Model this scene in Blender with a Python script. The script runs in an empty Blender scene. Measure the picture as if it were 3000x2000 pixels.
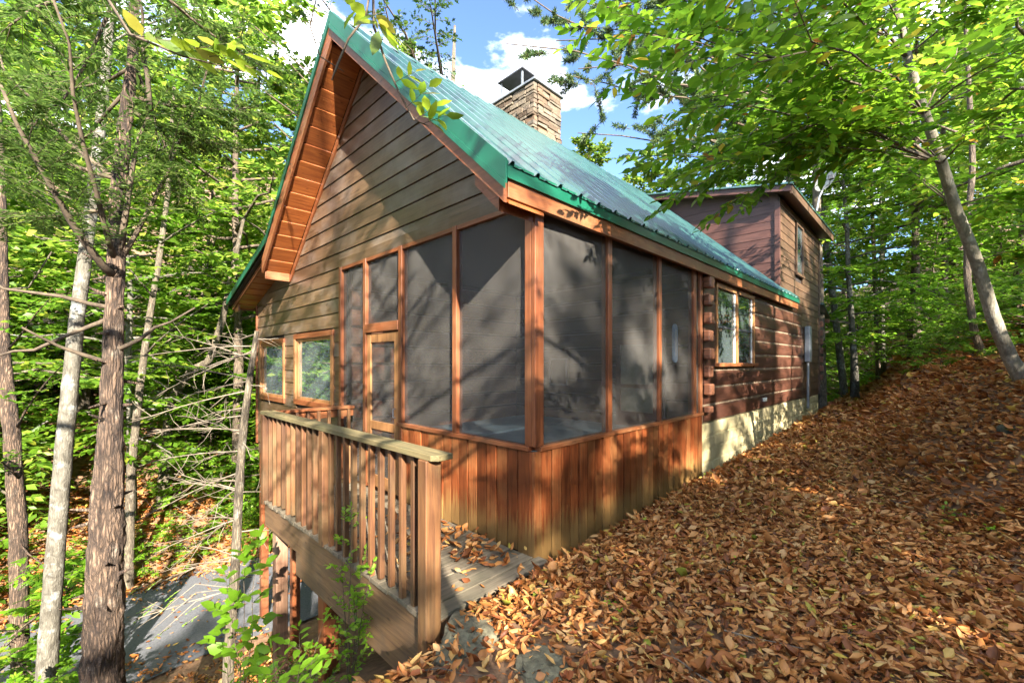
import bpy, math, random
import numpy as np
from mathutils import Vector
S = bpy.context.scene
COL = S.collection
R = math.radians
# ------------------------------------------------------------------ camera, sky, sun, exposure
CAM = np.array([2.5614, -2.8809, 1.7224]); YAW = 45.3458; FPX = 988.0
cd = bpy.data.cameras.new('camera'); cam = bpy.data.objects.new('camera', cd); COL.objects.link(cam)
cam.location = CAM; cam.rotation_euler = (R(90), 0, R(90 - YAW))
cd.sensor_width = 36; cd.lens = FPX / 2352 * 36; cd.shift_y = (833 - 784) / 2352
cd.clip_start = 0.05; cd.clip_end = 2000
S.camera = cam
SUN = Vector((0.804, -0.347, 0.482)).normalized()
W = bpy.data.worlds.new('World'); S.world = W; W.use_nodes = True
wn = W.node_tree; bg = wn.nodes['Background']
sky = wn.nodes.new('ShaderNodeTexSky'); sky.sky_type = 'NISHITA'; sky.sun_disc = False
sky.sun_elevation = math.asin(SUN.z); sky.sun_rotation = math.atan2(SUN.x, SUN.y)
sky.altitude = 3000; sky.air_density = 0.9; sky.dust_density = 0.0; sky.ozone_density = 3.0
tc = wn.nodes.new('ShaderNodeTexCoord'); mp = wn.nodes.new('ShaderNodeMapping'); mp.inputs['Scale'].default_value = (1.0, 1.0, 2.2)
mp.inputs['Location'].default_value = (4.2, 1.7, 2.2)
no = wn.nodes.new('ShaderNodeTexNoise'); no.inputs['Scale'].default_value = 2.3; no.inputs['Detail'].default_value = 9; no.inputs['Roughness'].default_value = 0.56
cr = wn.nodes.new('ShaderNodeValToRGB'); cr.color_ramp.elements[0].position = 0.49; cr.color_ramp.elements[1].position = 0.66
mx = wn.nodes.new('ShaderNodeMix'); mx.data_type = 'RGBA'
mx.inputs['B'].default_value = (14, 14.1, 14.3, 1)
L = wn.links.new
L(tc.outputs['Generated'], mp.inputs['Vector']); L(mp.outputs[0], no.inputs['Vector']); L(no.outputs['Fac'], cr.inputs[0])
L(cr.outputs[0], mx.inputs['Factor']); L(sky.outputs[0], mx.inputs['A']); L(mx.outputs['Result'], bg.inputs[0])
bg.inputs[1].default_value = 0.085
sd = bpy.data.lights.new('sun', 'SUN'); so = bpy.data.objects.new('sun', sd); COL.objects.link(so)
sd.energy = 4.2; sd.angle = R(0.53); sd.color = (1.0, 0.93, 0.82)
so.rotation_euler = SUN.to_track_quat('Z', 'Y').to_euler()
S.view_settings.view_transform = 'Standard'; S.view_settings.look = 'None'; S.view_settings.gamma = 1
S.view_settings.exposure = 2.85; S.view_settings.use_curve_mapping = False
S.render.engine = 'CYCLES'
cy = S.cycles
cy.max_bounces = 7; cy.diffuse_bounces = 4; cy.glossy_bounces = 3; cy.transmission_bounces = 4; cy.transparent_max_bounces = 12
cy.caustics_reflective = False; cy.caustics_refractive = False
cy.use_denoising = True; cy.use_adaptive_sampling = True; cy.adaptive_threshold = 0.015
cy.sample_clamp_indirect = 6
# ------------------------------------------------------------------ helpers
_t = math.radians(YAW)
XC = np.array([math.sin(_t), -math.cos(_t)]); YC = np.array([math.cos(_t), math.sin(_t)])
def at(px, py, d):
    """a point of the place that lies at depth d in the photograph (2352 px wide)"""
    cx = (px - 1176) / FPX * d
    return np.array([CAM[0] + cx * XC[0] + d * XC[1], CAM[1] + cx * YC[0] + d * YC[1], CAM[2] + (833 - py) / FPX * d])
def put(o, parent=None, label=None, cat=None, group=None, kind=None):
    COL.objects.link(o)
    if parent is not None: o.parent = parent
    if label: o['label'] = label
    if cat: o['category'] = cat
    if group: o['group'] = group
    if kind: o['kind'] = kind
    return o
def thing(name, label, cat, loc=(0, 0, 0), group=None):
    o = bpy.data.objects.new(name, None); o.location = loc; o.empty_display_size = 0.2
    return put(o, None, label, cat, group)
class B:
    def __init__(s): s.v = []; s.f = []
    def add(s, v, f):
        n = len(s.v); s.v += [tuple(map(float, p)) for p in v]; s.f += [tuple(i + n for i in q) for q in f]; return s
    def box(s, x0, x1, y0, y1, z0, z1):
        return s.add([(x0,y0,z0),(x1,y0,z0),(x1,y1,z0),(x0,y1,z0),(x0,y0,z1),(x1,y0,z1),(x1,y1,z1),(x0,y1,z1)],
                     [(0,3,2,1),(4,5,6,7),(0,1,5,4),(1,2,6,5),(2,3,7,6),(3,0,4,7)])
    def prism(s, poly, axis, a0, a1):
        """poly: 2D points, extruded along axis. axis y: poly is (x,z); axis x: poly is (y,z); axis z: (x,y)"""
        n = len(poly)
        def mkp(p, a): return (p[0], a, p[1]) if axis == 'y' else ((a, p[0], p[1]) if axis == 'x' else (p[0], p[1], a))
        v = [mkp(p, a0) for p in poly] + [mkp(p, a1) for p in poly]
        f = [tuple(range(n))[::-1], tuple(range(n, 2 * n))] + [(i, (i + 1) % n, n + (i + 1) % n, n + i) for i in range(n)]
        return s.add(v, f)
    def tube(s, pts, rads, k=7, rng=None, rough=0.0, cap=True):
        pts = np.asarray(pts, float); n = len(pts)
        tan = np.gradient(pts, axis=0); tan /= np.linalg.norm(tan, axis=1)[:, None] + 1e-9
        up = np.array([0.31, 0.17, 0.93]) if abs(tan[0][2]) < 0.8 else np.array([1.0, 0.13, 0.05])
        a = np.cross(tan, up); a /= np.linalg.norm(a, axis=1)[:, None] + 1e-9
        b = np.cross(tan, a)
        th = np.linspace(0, 2 * np.pi, k, endpoint=False)
        rr = np.asarray(rads, float)[:, None] * np.ones((1, k))
        if rough and rng is not None: rr = rr * (1 + rng.normal(0, rough, rr.shape))
        V = pts[:, None, :] + rr[..., None] * (np.cos(th)[None, :, None] * a[:, None, :] + np.sin(th)[None, :, None] * b[:, None, :])
        f = []
        for i in range(n - 1):
            for j in range(k):
                j2 = (j + 1) % k
                f.append((i*k+j, i*k+j2, (i+1)*k+j2, (i+1)*k+j))
        if cap: f.append(tuple((n-1)*k + j for j in range(k))); f.append(tuple(range(k))[::-1])
        return s.add(V.reshape(-1, 3), f)
    def mesh(s, name, mat, smooth=False):
        me = bpy.data.meshes.new(name); me.from_pydata(s.v, [], s.f); me.update()
        if mat: me.materials.append(mat)
        if smooth: me.polygons.foreach_set('use_smooth', [True] * len(me.polygons))
        return me
    def build(s, name, mat, parent=None, smooth=False, bevel=0, fixn=False, **kw):
        me = s.mesh(name, mat, smooth)
        if fixn:
            import bmesh
            bm = bmesh.new(); bm.from_mesh(me); bmesh.ops.recalc_face_normals(bm, faces=bm.faces[:]); bm.to_mesh(me); bm.free()
        o = bpy.data.objects.new(name, me)
        if bevel:
            m = o.modifiers.new('bevel', 'BEVEL'); m.width = bevel; m.segments = 2; m.limit_method = 'ANGLE'
        return put(o, parent, **kw)
def box(name, mat, parent, x0, x1, y0, y1, z0, z1, bevel=0, **kw):
    return B().box(x0, x1, y0, y1, z0, z1).build(name, mat, parent, bevel=bevel, **kw)
def fast_mesh(name, V, tris, mat, smooth=False):
    """V (n,3), tris (m,3) -> mesh"""
    me = bpy.data.meshes.new(name); V = np.ascontiguousarray(V, np.float32); T = np.ascontiguousarray(tris, np.int32)
    me.vertices.add(len(V)); me.vertices.foreach_set('co', V.ravel())
    me.loops.add(T.size); me.loops.foreach_set('vertex_index', T.ravel())
    me.polygons.add(len(T)); me.polygons.foreach_set('loop_start', np.arange(0, T.size, 3, dtype=np.int32))
    me.update(calc_edges=True)
    if smooth: me.polygons.foreach_set('use_smooth', np.ones(len(T), bool))
    if mat: me.materials.append(mat)
    return me
# ------------------------------------------------------------------ materials
def mk(name):
    m = bpy.data.materials.new(name); m.use_nodes = True
    return m, m.node_tree, m.node_tree.nodes['Principled BSDF']
def N(nt, t, **kw):
    n = nt.nodes.new(t)
    for k, v in kw.items():
        if k in n.inputs: n.inputs[k].default_value = v
        else: setattr(n, k, v)
    return n
def ramp(nt, stops):
    n = nt.nodes.new('ShaderNodeValToRGB'); e = n.color_ramp.elements
    while len(e) < len(stops): e.new(0.5)
    for i, (p, c) in enumerate(stops):
        e[i].position = p; e[i].color = (*c, 1) if len(c) == 3 else c
    return n
def wood(name, c1, c2, axis, rough=0.5, c3=None, wear=0.35, grain=16.0, vary=0.35, bump=0.25, splash=None):
    m, nt, p = mk(name); l = nt.links.new
    t = N(nt, 'ShaderNodeTexCoord'); oi = N(nt, 'ShaderNodeObjectInfo')
    ad = N(nt, 'ShaderNodeVectorMath', operation='ADD'); sc = N(nt, 'ShaderNodeMath', operation='MULTIPLY'); sc.inputs[1].default_value = 41.0
    l(oi.outputs['Random'], sc.inputs[0]); l(t.outputs['Object'], ad.inputs[0]); l(sc.outputs[0], ad.inputs[1])
    s = [grain] * 3; s['xyz'.index(axis)] = 0.9
    mp = N(nt, 'ShaderNodeMapping'); mp.inputs['Scale'].default_value = s; l(ad.outputs[0], mp.inputs[0])
    n1 = N(nt, 'ShaderNodeTexNoise', Scale=2.2, Detail=7.0, Roughness=0.62, Distortion=0.6); l(mp.outputs[0], n1.inputs['Vector'])
    r1 = ramp(nt, [(0.33, c1), (0.68, c2)]); l(n1.outputs['Fac'], r1.inputs[0])
    n2 = N(nt, 'ShaderNodeTexNoise', Scale=1.7, Detail=5.0, Roughness=0.6); l(ad.outputs[0], n2.inputs['Vector'])
    r2 = ramp(nt, [(0.48, (0, 0, 0)), (0.72, (wear,) * 3)]); l(n2.outputs['Fac'], r2.inputs[0])
    mxx = N(nt, 'ShaderNodeMix', data_type='RGBA'); l(r2.outputs[0], mxx.inputs['Factor']); l(r1.outputs[0], mxx.inputs['A'])
    mxx.inputs['B'].default_value = (*(c3 or c1), 1)
    # knots
    s2 = [7.0] * 3; s2['xyz'.index(axis)] = 2.6
    mk2 = N(nt, 'ShaderNodeMapping'); mk2.inputs['Scale'].default_value = s2; l(ad.outputs[0], mk2.inputs[0])
    vo = N(nt, 'ShaderNodeTexVoronoi', Scale=1.0); l(mk2.outputs[0], vo.inputs['Vector'])
    rk = ramp(nt, [(0.05, (0.35, 0.3, 0.28)), (0.11, (1, 1, 1))]); l(vo.outputs['Distance'], rk.inputs[0])
    mu = N(nt, 'ShaderNodeMix', data_type='RGBA', blend_type='MULTIPLY'); mu.inputs['Factor'].default_value = 0.8
    l(mxx.outputs['Result'], mu.inputs['A']); l(rk.outputs[0], mu.inputs['B'])
    outc = mu.outputs['Result']
    if splash:                                # rain-splash weathering on the lowest part of the boards
        sx = N(nt, 'ShaderNodeSeparateXYZ'); l(t.outputs['Object'], sx.inputs[0]); m3 = N(nt, 'ShaderNodeMath', operation='MULTIPLY_ADD'); m3.inputs[1].default_value = -0.9; l(n1.outputs['Fac'], m3.inputs[0]); l(sx.outputs['Z'], m3.inputs[2])
        rs = ramp(nt, [(0.0, (0.75,) * 3), (0.2, (0, 0, 0))]); m4 = N(nt, 'ShaderNodeMath', operation='ADD'); m4.inputs[1].default_value = 0.32; l(m3.outputs[0], m4.inputs[0]); l(m4.outputs[0], rs.inputs[0])
        m5 = N(nt, 'ShaderNodeMix', data_type='RGBA'); l(rs.outputs[0], m5.inputs['Factor']); l(outc, m5.inputs['A']); m5.inputs['B'].default_value = (*splash, 1); outc = m5.outputs['Result']
    hs = N(nt, 'ShaderNodeHueSaturation'); l(outc, hs.inputs['Color'])
    mr = N(nt, 'ShaderNodeMapRange'); mr.inputs['To Min'].default_value = 1 - vary; mr.inputs['To Max'].default_value = 1 + vary
    l(oi.outputs['Random'], mr.inputs['Value']); l(mr.outputs[0], hs.inputs['Value']); l(hs.outputs[0], p.inputs['Base Color'])
    p.inputs['Roughness'].default_value = rough
    b = N(nt, 'ShaderNodeBump', Strength=bump, Distance=0.01); l(n1.outputs['Fac'], b.inputs['Height']); l(b.outputs[0], p.inputs['Normal'])
    return m
def plain(name, c1, c2=None, scale=8.0, rough=0.6, bump=0.0, metal=0.0, detail=6.0, stretch=None, dist=0.02):
    m, nt, p = mk(name); l = nt.links.new
    t = N(nt, 'ShaderNodeTexCoord'); src = t.outputs['Object']
    if stretch:
        mp = N(nt, 'ShaderNodeMapping'); mp.inputs['Scale'].default_value = stretch; l(src, mp.inputs[0]); src = mp.outputs[0]
    n1 = N(nt, 'ShaderNodeTexNoise', Scale=scale, Detail=detail, Roughness=0.6); l(src, n1.inputs['Vector'])
    r1 = ramp(nt, [(0.32, c1), (0.7, c2 or c1)]); l(n1.outputs['Fac'], r1.inputs[0]); l(r1.outputs[0], p.inputs['Base Color'])
    p.inputs['Roughness'].default_value = rough; p.inputs['Metallic'].default_value = metal
    if bump:
        b = N(nt, 'ShaderNodeBump', Strength=bump, Distance=dist); l(n1.outputs['Fac'], b.inputs['Height']); l(b.outputs[0], p.inputs['Normal'])
    return m
def leafmat(name, stops, trans=0.4, rough=0.45, boost=1.9):
    m, nt, p = mk(name); l = nt.links.new
    g = N(nt, 'ShaderNodeNewGeometry'); oi = N(nt, 'ShaderNodeObjectInfo')
    r = ramp(nt, stops); l(g.outputs['Random Per Island'], r.inputs[0])
    hs = N(nt, 'ShaderNodeHueSaturation'); l(r.outputs[0], hs.inputs['Color'])
    mr = N(nt, 'ShaderNodeMapRange'); mr.inputs['To Min'].default_value = 0.75; mr.inputs['To Max'].default_value = 1.25
    l(oi.outputs['Random'], mr.inputs['Value']); l(mr.outputs[0], hs.inputs['Value'])
    l(hs.outputs[0], p.inputs['Base Color']); p.inputs['Roughness'].default_value = rough
    p.inputs['Specular IOR Level'].default_value = 0.35
    tr = N(nt, 'ShaderNodeBsdfTranslucent'); h2 = N(nt, 'ShaderNodeHueSaturation', Saturation=0.98, Value=boost); l(hs.outputs[0], h2.inputs['Color']); l(h2.outputs[0], tr.inputs['Color'])
    mixs = N(nt, 'ShaderNodeMixShader'); mixs.inputs[0].default_value = trans
    l(p.outputs[0], mixs.inputs[1]); l(tr.outputs[0], mixs.inputs[2])
    l(mixs.outputs[0], nt.nodes['Material Output'].inputs['Surface'])
    return m
def bark(name, c1, c2, c3, patch=0.55, zs=0.25, scale=9.0, bump=0.8, crack=0.6):
    m, nt, p = mk(name); l = nt.links.new
    t = N(nt, 'ShaderNodeTexCoord'); mp = N(nt, 'ShaderNodeMapping'); mp.inputs['Scale'].default_value = (1, 1, zs); l(t.outputs['Object'], mp.inputs[0])
    n1 = N(nt, 'ShaderNodeTexNoise', Scale=scale, Detail=8.0, Roughness=0.68, Distortion=0.8); l(mp.outputs[0], n1.inputs['Vector'])
    r1 = ramp(nt, [(0.36, c1), (0.62, c2)]); l(n1.outputs['Fac'], r1.inputs[0])
    n2 = N(nt, 'ShaderNodeTexNoise', Scale=4.5, Detail=6.0, Roughness=0.65); l(t.outputs['Object'], n2.inputs['Vector'])
    r2 = ramp(nt, [(patch, (0, 0, 0)), (patch + 0.1, (0.85,) * 3)]); l(n2.outputs['Fac'], r2.inputs[0])
    mv = N(nt, 'ShaderNodeMapping'); mv.inputs['Scale'].default_value = (1, 1, 0.14); ad = N(nt, 'ShaderNodeVectorMath', operation='MULTIPLY_ADD'); ad.inputs[1].default_value = (.05, .05, .3); l(n1.outputs['Color'], ad.inputs[0]); l(t.outputs['Object'], ad.inputs[2]); l(ad.outputs[0], mv.inputs[0])
    vo = N(nt, 'ShaderNodeTexVoronoi', feature='DISTANCE_TO_EDGE', Scale=scale * 3.6); l(mv.outputs[0], vo.inputs['Vector'])
    rv = ramp(nt, [(0.0, (1 - crack,) * 3), (0.3, (1, 1, 1))]); l(vo.outputs['Distance'], rv.inputs[0])
    mxx = N(nt, 'ShaderNodeMix', data_type='RGBA'); l(r2.outputs[0], mxx.inputs['Factor']); l(r1.outputs[0], mxx.inputs['A']); mxx.inputs['B'].default_value = (*c3, 1)
    mc = N(nt, 'ShaderNodeMix', data_type='RGBA', blend_type='MULTIPLY'); mc.inputs['Factor'].default_value = 1; l(mxx.outputs['Result'], mc.inputs['A']); l(rv.outputs[0], mc.inputs['B'])
    l(mc.outputs['Result'], p.inputs['Base Color']); p.inputs['Roughness'].default_value = 0.85
    mh = N(nt, 'ShaderNodeMath', operation='MULTIPLY_ADD'); mh.inputs[1].default_value = 0.6; l(rv.outputs[0], mh.inputs[0]); l(n1.outputs['Fac'], mh.inputs[2])
    b = N(nt, 'ShaderNodeBump', Strength=bump, Distance=0.03); l(mh.outputs[0], b.inputs['Height']); l(b.outputs[0], p.inputs['Normal'])
    return m
MT = {}
MT['gable'] = wood('weathered_siding', (0.06, 0.033, 0.017), (0.135, 0.082, 0.045), 'x', 0.36, (0.18, 0.145, 0.118), 0.7, vary=0.25)
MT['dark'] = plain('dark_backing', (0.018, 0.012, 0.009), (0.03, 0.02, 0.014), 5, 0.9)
MT['trim_z'] = wood('red_stain_upright', (0.115, 0.031, 0.01), (0.23, 0.072, 0.024), 'z', 0.45, (0.26, 0.14, 0.07), 0.4, vary=0.15)
MT['trim_x'] = wood('red_stain_rail', (0.115, 0.031, 0.01), (0.22, 0.07, 0.024), 'x', 0.45, (0.26, 0.14, 0.07), 0.4, vary=0.15)
MT['trim_y'] = wood('red_stain_eave', (0.13, 0.038, 0.013), (0.25, 0.085, 0.028), 'y', 0.45, (0.32, 0.19, 0.09), 0.5, vary=0.15)
MT['wains'] = wood('cedar_wainscot', (0.085, 0.019, 0.006), (0.23, 0.062, 0.018), 'z', 0.35, (0.3, 0.15, 0.055), 0.55, vary=0.42, splash=(0.2, 0.125, 0.042))
MT['soffit'] = wood('orange_soffit', (0.2, 0.05, 0.013), (0.4, 0.125, 0.03), 'y', 0.35, (0.3, 0.1, 0.04), 0.4, vary=0.2)
MT['rail'] = wood('treated_pine_upright', (0.07, 0.026, 0.01), (0.17, 0.075, 0.026), 'z', 0.6, (0.13, 0.1, 0.045), 0.6, vary=0.4)
MT['rail_x'] = wood('treated_pine_beam', (0.07, 0.036, 0.017), (0.165, 0.095, 0.043), 'x', 0.65, (0.06, 0.045, 0.03), 0.85, vary=0.15)
MT['cap'] = wood('mossy_cap_rail', (0.09, 0.07, 0.028), (0.19, 0.145, 0.062), 'x', 0.75, (0.09, 0.1, 0.038), 0.85, vary=0.12)
MT['deck'] = wood('weathered_deck', (0.085, 0.066, 0.042), (0.19, 0.15, 0.1), 'y', 0.8, (0.07, 0.066, 0.04), 0.7, vary=0.22)
MT['log'] = wood('dark_log', (0.03, 0.011, 0.006), (0.095, 0.035, 0.019), 'y', 0.45, (0.1, 0.045, 0.03), 0.4, vary=0.15)
MT['logend'] = wood('log_end_stain', (0.11, 0.045, 0.025), (0.25, 0.1, 0.05), 'x', 0.5, None, 0.2, vary=0.25)
MT['block_x'] = wood('plum_siding_front', (0.045, 0.016, 0.011), (0.1, 0.04, 0.028), 'x', 0.5, (0.085, 0.045, 0.036), 0.4, vary=0.18)
MT['block_y'] = wood('brown_siding_side', (0.05, 0.025, 0.013), (0.115, 0.064, 0.034), 'y', 0.5, (0.09, 0.058, 0.034), 0.4, vary=0.18)
MT['winwood'] = wood('pine_window_frame', (0.17, 0.07, 0.024), (0.34, 0.165, 0.06), 'z', 0.5, (0.26, 0.13, 0.055), 0.4, vary=0.1)
MT['chink'] = plain('cream_chinking', (0.13, 0.092, 0.055), (0.22, 0.165, 0.105), 14, 0.9)
MT['found'] = plain('cream_foundation', (0.24, 0.2, 0.095), (0.48, 0.4, 0.22), 3, 0.85, 0.5)
MT['green_edge'] = plain('green_trim_metal', (0.003, 0.062, 0.034), (0.008, 0.1, 0.056), 3, 0.36, 0.12)
MT['grey_metal'] = plain('grey_flashing', (0.22, 0.24, 0.26), (0.36, 0.38, 0.4), 6, 0.45, 0, 0.6)
MT['dark_metal'] = plain('dark_metal', (0.05, 0.05, 0.055), (0.09, 0.09, 0.1), 6, 0.5, 0, 0.3)
MT['white'] = plain('white_plastic', (0.7, 0.7, 0.68), (0.8, 0.8, 0.78), 6, 0.5)
MT['blue'] = plain('pale_blue_plastic', (0.25, 0.4, 0.62), (0.42, 0.56, 0.74), 30, 0.4)
MT['tubcover'] = plain('grey_blue_vinyl', (0.17, 0.26, 0.31), (0.3, 0.4, 0.44), 7, 0.5, 0.3)
MT['stone'] = None
MT['asphalt'] = plain('driveway_asphalt', (0.07, 0.07, 0.078), (0.13, 0.13, 0.14), 26, 0.85, 0.25)
MT['soil'] = plain('forest_soil', (0.1, 0.055, 0.028), (0.24, 0.135, 0.07), 9, 0.95, 0.7, detail=10)
MT['rock'] = plain('lichen_rock', (0.06, 0.05, 0.03), (0.2, 0.18, 0.11), 16, 0.9, 1.0, detail=10)
MT['rubble'] = plain('mossy_bank_rock', (0.02, 0.024, 0.012), (0.07, 0.068, 0.04), 14, 0.9, 0.9, detail=10)
MT['twig'] = plain('grey_twig', (0.11, 0.085, 0.06), (0.24, 0.195, 0.14), 20, 0.9)
MT['darktwig'] = plain('brown_twig', (0.055, 0.038, 0.024), (0.13, 0.095, 0.06), 20, 0.9)
MT['bark_hem'] = bark('hemlock_bark', (0.045, 0.025, 0.015), (0.235, 0.15, 0.095), (0.27, 0.21, 0.155), 0.58, 0.25, 10, 1.0, .75)
MT['bark_pale'] = bark('pale_bark', (0.075, 0.064, 0.045), (0.19, 0.17, 0.13), (0.33, 0.33, 0.295), 0.55, 0.5, 13, 0.6, 0.35)
MT['bark_grey'] = bark('grey_bark', (0.075, 0.055, 0.036), (0.22, 0.175, 0.115), (0.32, 0.29, 0.23), 0.58, 0.3, 11)
MT['bark_beech'] = bark('beech_bark', (0.13, 0.11, 0.075), (0.28, 0.24, 0.17), (0.36, 0.34, 0.28), 0.57, 0.6, 9, 0.4, .25)
MT['bark_brown'] = bark('brown_bark', (0.065, 0.042, 0.026), (0.22, 0.16, 0.105), (0.33, 0.3, 0.24), 0.6, 0.25, 12)
G = lambda *a: a
MT['leaf_bg'] = leafmat('woodland_leaf', [(0, (0.05, 0.11, 0.01)), (0.5, (0.115, 0.205, 0.018)), (0.85, (0.2, 0.28, 0.03)), (1, (0.32, 0.31, 0.055))], 0.5)
MT['leaf_us'] = leafmat('understory_leaf', [(0, (0.06, 0.13, 0.008)), (0.55, (0.11, 0.22, 0.012)), (0.9, (0.15, 0.28, 0.018)), (1, (0.28, 0.3, 0.03))], 0.5)
MT['leaf_beech'] = leafmat('beech_leaf', [(0, (0.06, 0.14, 0.006)), (0.5, (0.1, 0.2, 0.008)), (0.93, (0.18, 0.28, 0.015)), (0.97, (0.34, 0.28, 0.02)), (1, (0.24, 0.09, 0.02))], 0.62, 0.4, 2.0)
MT['leaf_hem'] = leafmat('hemlock_needle', [(0, (0.03, 0.06, 0.012)), (0.6, (0.065, 0.115, 0.02)), (1, (0.12, 0.17, 0.035))], 0.4)
MT['leaf_pine'] = leafmat('pine_needle', [(0, (0.02, 0.045, 0.014)), (0.6, (0.045, 0.085, 0.025)), (1, (0.11, 0.13, 0.035))], 0.2)
MT['leaf_oak'] = leafmat('oak_leaf', [(0, (0.015, 0.04, 0.006)), (0.6, (0.04, 0.09, 0.012)), (1, (0.1, 0.16, 0.025))], 0.35)
MT['leaf_lime'] = leafmat('lime_sapling_leaf', [(0, (0.12, 0.25, 0.012)), (0.6, (0.19, 0.36, 0.02)), (1, (0.3, 0.42, 0.04))], 0.45)
MT['leaf_yellow'] = leafmat('yellowing_leaf', [(0, (0.08, 0.13, 0.008)), (0.5, (0.17, 0.23, 0.015)), (0.75, (0.26, 0.24, 0.02)), (1, (0.3, 0.13, 0.02))], 0.45)
MT['litter'] = leafmat('fallen_leaf', [(0, (0.11, 0.034, 0.01)), (0.2, (0.26, 0.08, 0.018)), (0.48, (0.43, 0.165, 0.04)), (0.78, (0.54, 0.255, 0.08)), (0.92, (0.55, 0.33, 0.14)), (0.98, (0.55, 0.36, 0.06)), (1, (0.22, 0.26, 0.03))], 0.12, 0.55, 1.2)
def screen_mat():
    m, nt, p = mk('insect_screen'); l = nt.links.new
    t = N(nt, 'ShaderNodeTexCoord'); n1 = N(nt, 'ShaderNodeTexNoise', Scale=2.5, Detail=5.0); l(t.outputs['Object'], n1.inputs['Vector'])
    r1 = ramp(nt, [(0.3, (0.054, 0.048, 0.041)), (0.7, (0.088, 0.081, 0.071))]); l(n1.outputs['Fac'], r1.inputs[0]); l(r1.outputs[0], p.inputs['Base Color'])
    p.inputs['Roughness'].default_value = 0.7; p.inputs['Specular IOR Level'].default_value = 0.4
    tr = N(nt, 'ShaderNodeBsdfTransparent'); ms = N(nt, 'ShaderNodeMixShader'); ms.inputs[0].default_value = 0.66
    l(tr.outputs[0], ms.inputs[1]); l(p.outputs[0], ms.inputs[2]); l(ms.outputs[0], nt.nodes['Material Output'].inputs['Surface'])
    return m
MT['screen'] = screen_mat()
def glass_mat(name, refl, tint, glare_film=0.0):
    m, nt, p = mk(name); l = nt.links.new
    gl = N(nt, 'ShaderNodeBsdfGlossy', Roughness=0.02); gl.inputs['Color'].default_value = (*tint, 1)
    tr = N(nt, 'ShaderNodeBsdfTransparent'); tr.inputs['Color'].default_value = (0.75, 0.8, 0.78, 1)
    lw = N(nt, 'ShaderNodeFresnel', IOR=1.5); ad = N(nt, 'ShaderNodeMath', operation='ADD'); ad.use_clamp = True; ad.inputs[1].default_value = refl
    l(lw.outputs[0], ad.inputs[0])
    n1 = N(nt, 'ShaderNodeTexNoise', Scale=1.3, Detail=2.0); b = N(nt, 'ShaderNodeBump', Strength=0.02, Distance=0.05)
    l(n1.outputs['Fac'], b.inputs['Height']); l(b.outputs[0], gl.inputs['Normal'])
    ms = N(nt, 'ShaderNodeMixShader'); l(ad.outputs[0], ms.inputs[0]); l(tr.outputs[0], ms.inputs[1]); l(gl.outputs[0], ms.inputs[2])
    if glare_film:
        df_ = N(nt, 'ShaderNodeBsdfDiffuse'); df_.inputs['Color'].default_value = (0.3, 0.36, 0.36, 1); ms2 = N(nt, 'ShaderNodeMixShader'); ms2.inputs[0].default_value = glare_film; l(ms.outputs[0], ms2.inputs[1]); l(df_.outputs[0], ms2.inputs[2]); ms = ms2  # diffuse grey-blue layer paints glare and dirt over the glass
    l(ms.outputs[0], nt.nodes['Material Output'].inputs['Surface'])
    return m
MT['glass'] = glass_mat('window_glass', 0.5, (0.85, 0.95, 0.9), .2)
MT['blindw'] = plain('blind_grey', (0.3, 0.3, 0.29), (0.4, 0.4, 0.38), 6, .5)
MT['glass2'] = glass_mat('side_window_glass', 0.06, (0.9, 0.95, 0.95), .08)
def roof_mat():
    m, nt, p = mk('green_roof_metal'); l = nt.links.new
    t = N(nt, 'ShaderNodeTexCoord'); mp = N(nt, 'ShaderNodeMapping'); mp.inputs['Scale'].default_value = (0.35, 3.0, 0.35); l(t.outputs['Object'], mp.inputs[0])
    n1 = N(nt, 'ShaderNodeTexNoise', Scale=1.0, Detail=2.5, Roughness=0.5); l(mp.outputs[0], n1.inputs['Vector'])
    r1 = ramp(nt, [(0.3, (0.014, 0.062, 0.046)), (0.7, (0.022, 0.082, 0.063))]); l(n1.outputs['Fac'], r1.inputs[0])
    l(r1.outputs[0], p.inputs['Base Color']); p.inputs['Metallic'].default_value = 0.0
    r2 = ramp(nt, [(0.3, (0.3,) * 3), (0.7, (0.36,) * 3)]); l(n1.outputs['Fac'], r2.inputs[0]); l(r2.outputs[0], p.inputs['Roughness'])
    p.inputs['Specular IOR Level'].default_value = 0.8; p.inputs['Coat Weight'].default_value = 0.9; p.inputs['Coat Roughness'].default_value = 0.16; p.inputs['Coat IOR'].default_value = 1.7
    return m
MT['roof'] = roof_mat()
def stone_mat():
    m, nt, p = mk('stacked_fieldstone'); l = nt.links.new
    t = N(nt, 'ShaderNodeTexCoord'); oi = N(nt, 'ShaderNodeObjectInfo')
    r0 = ramp(nt, [(0, (0.085, 0.055, 0.032)), (0.3, (0.14, 0.102, 0.066)), (0.6, (0.19, 0.15, 0.1)), (0.85, (0.12, 0.098, 0.074)), (1, (0.17, 0.1, 0.055))]); l(oi.outputs['Random'], r0.inputs[0])
    n1 = N(nt, 'ShaderNodeTexNoise', Scale=14.0, Detail=8.0, Roughness=0.7); l(t.outputs['Object'], n1.inputs['Vector'])
    r1 = ramp(nt, [(0.3, (0.55,) * 3), (0.7, (1.2,) * 3)]); l(n1.outputs['Fac'], r1.inputs[0])
    mu = N(nt, 'ShaderNodeMix', data_type='RGBA', blend_type='MULTIPLY'); mu.inputs['Factor'].default_value = 1; l(r0.outputs[0], mu.inputs['A']); l(r1.outputs[0], mu.inputs['B'])
    l(mu.outputs['Result'], p.inputs['Base Color']); p.inputs['Roughness'].default_value = 0.9
    b = N(nt, 'ShaderNodeBump', Strength=0.8, Distance=0.02); l(n1.outputs['Fac'], b.inputs['Height']); l(b.outputs[0], p.inputs['Normal'])
    return m
MT['stone'] = stone_mat()
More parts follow.
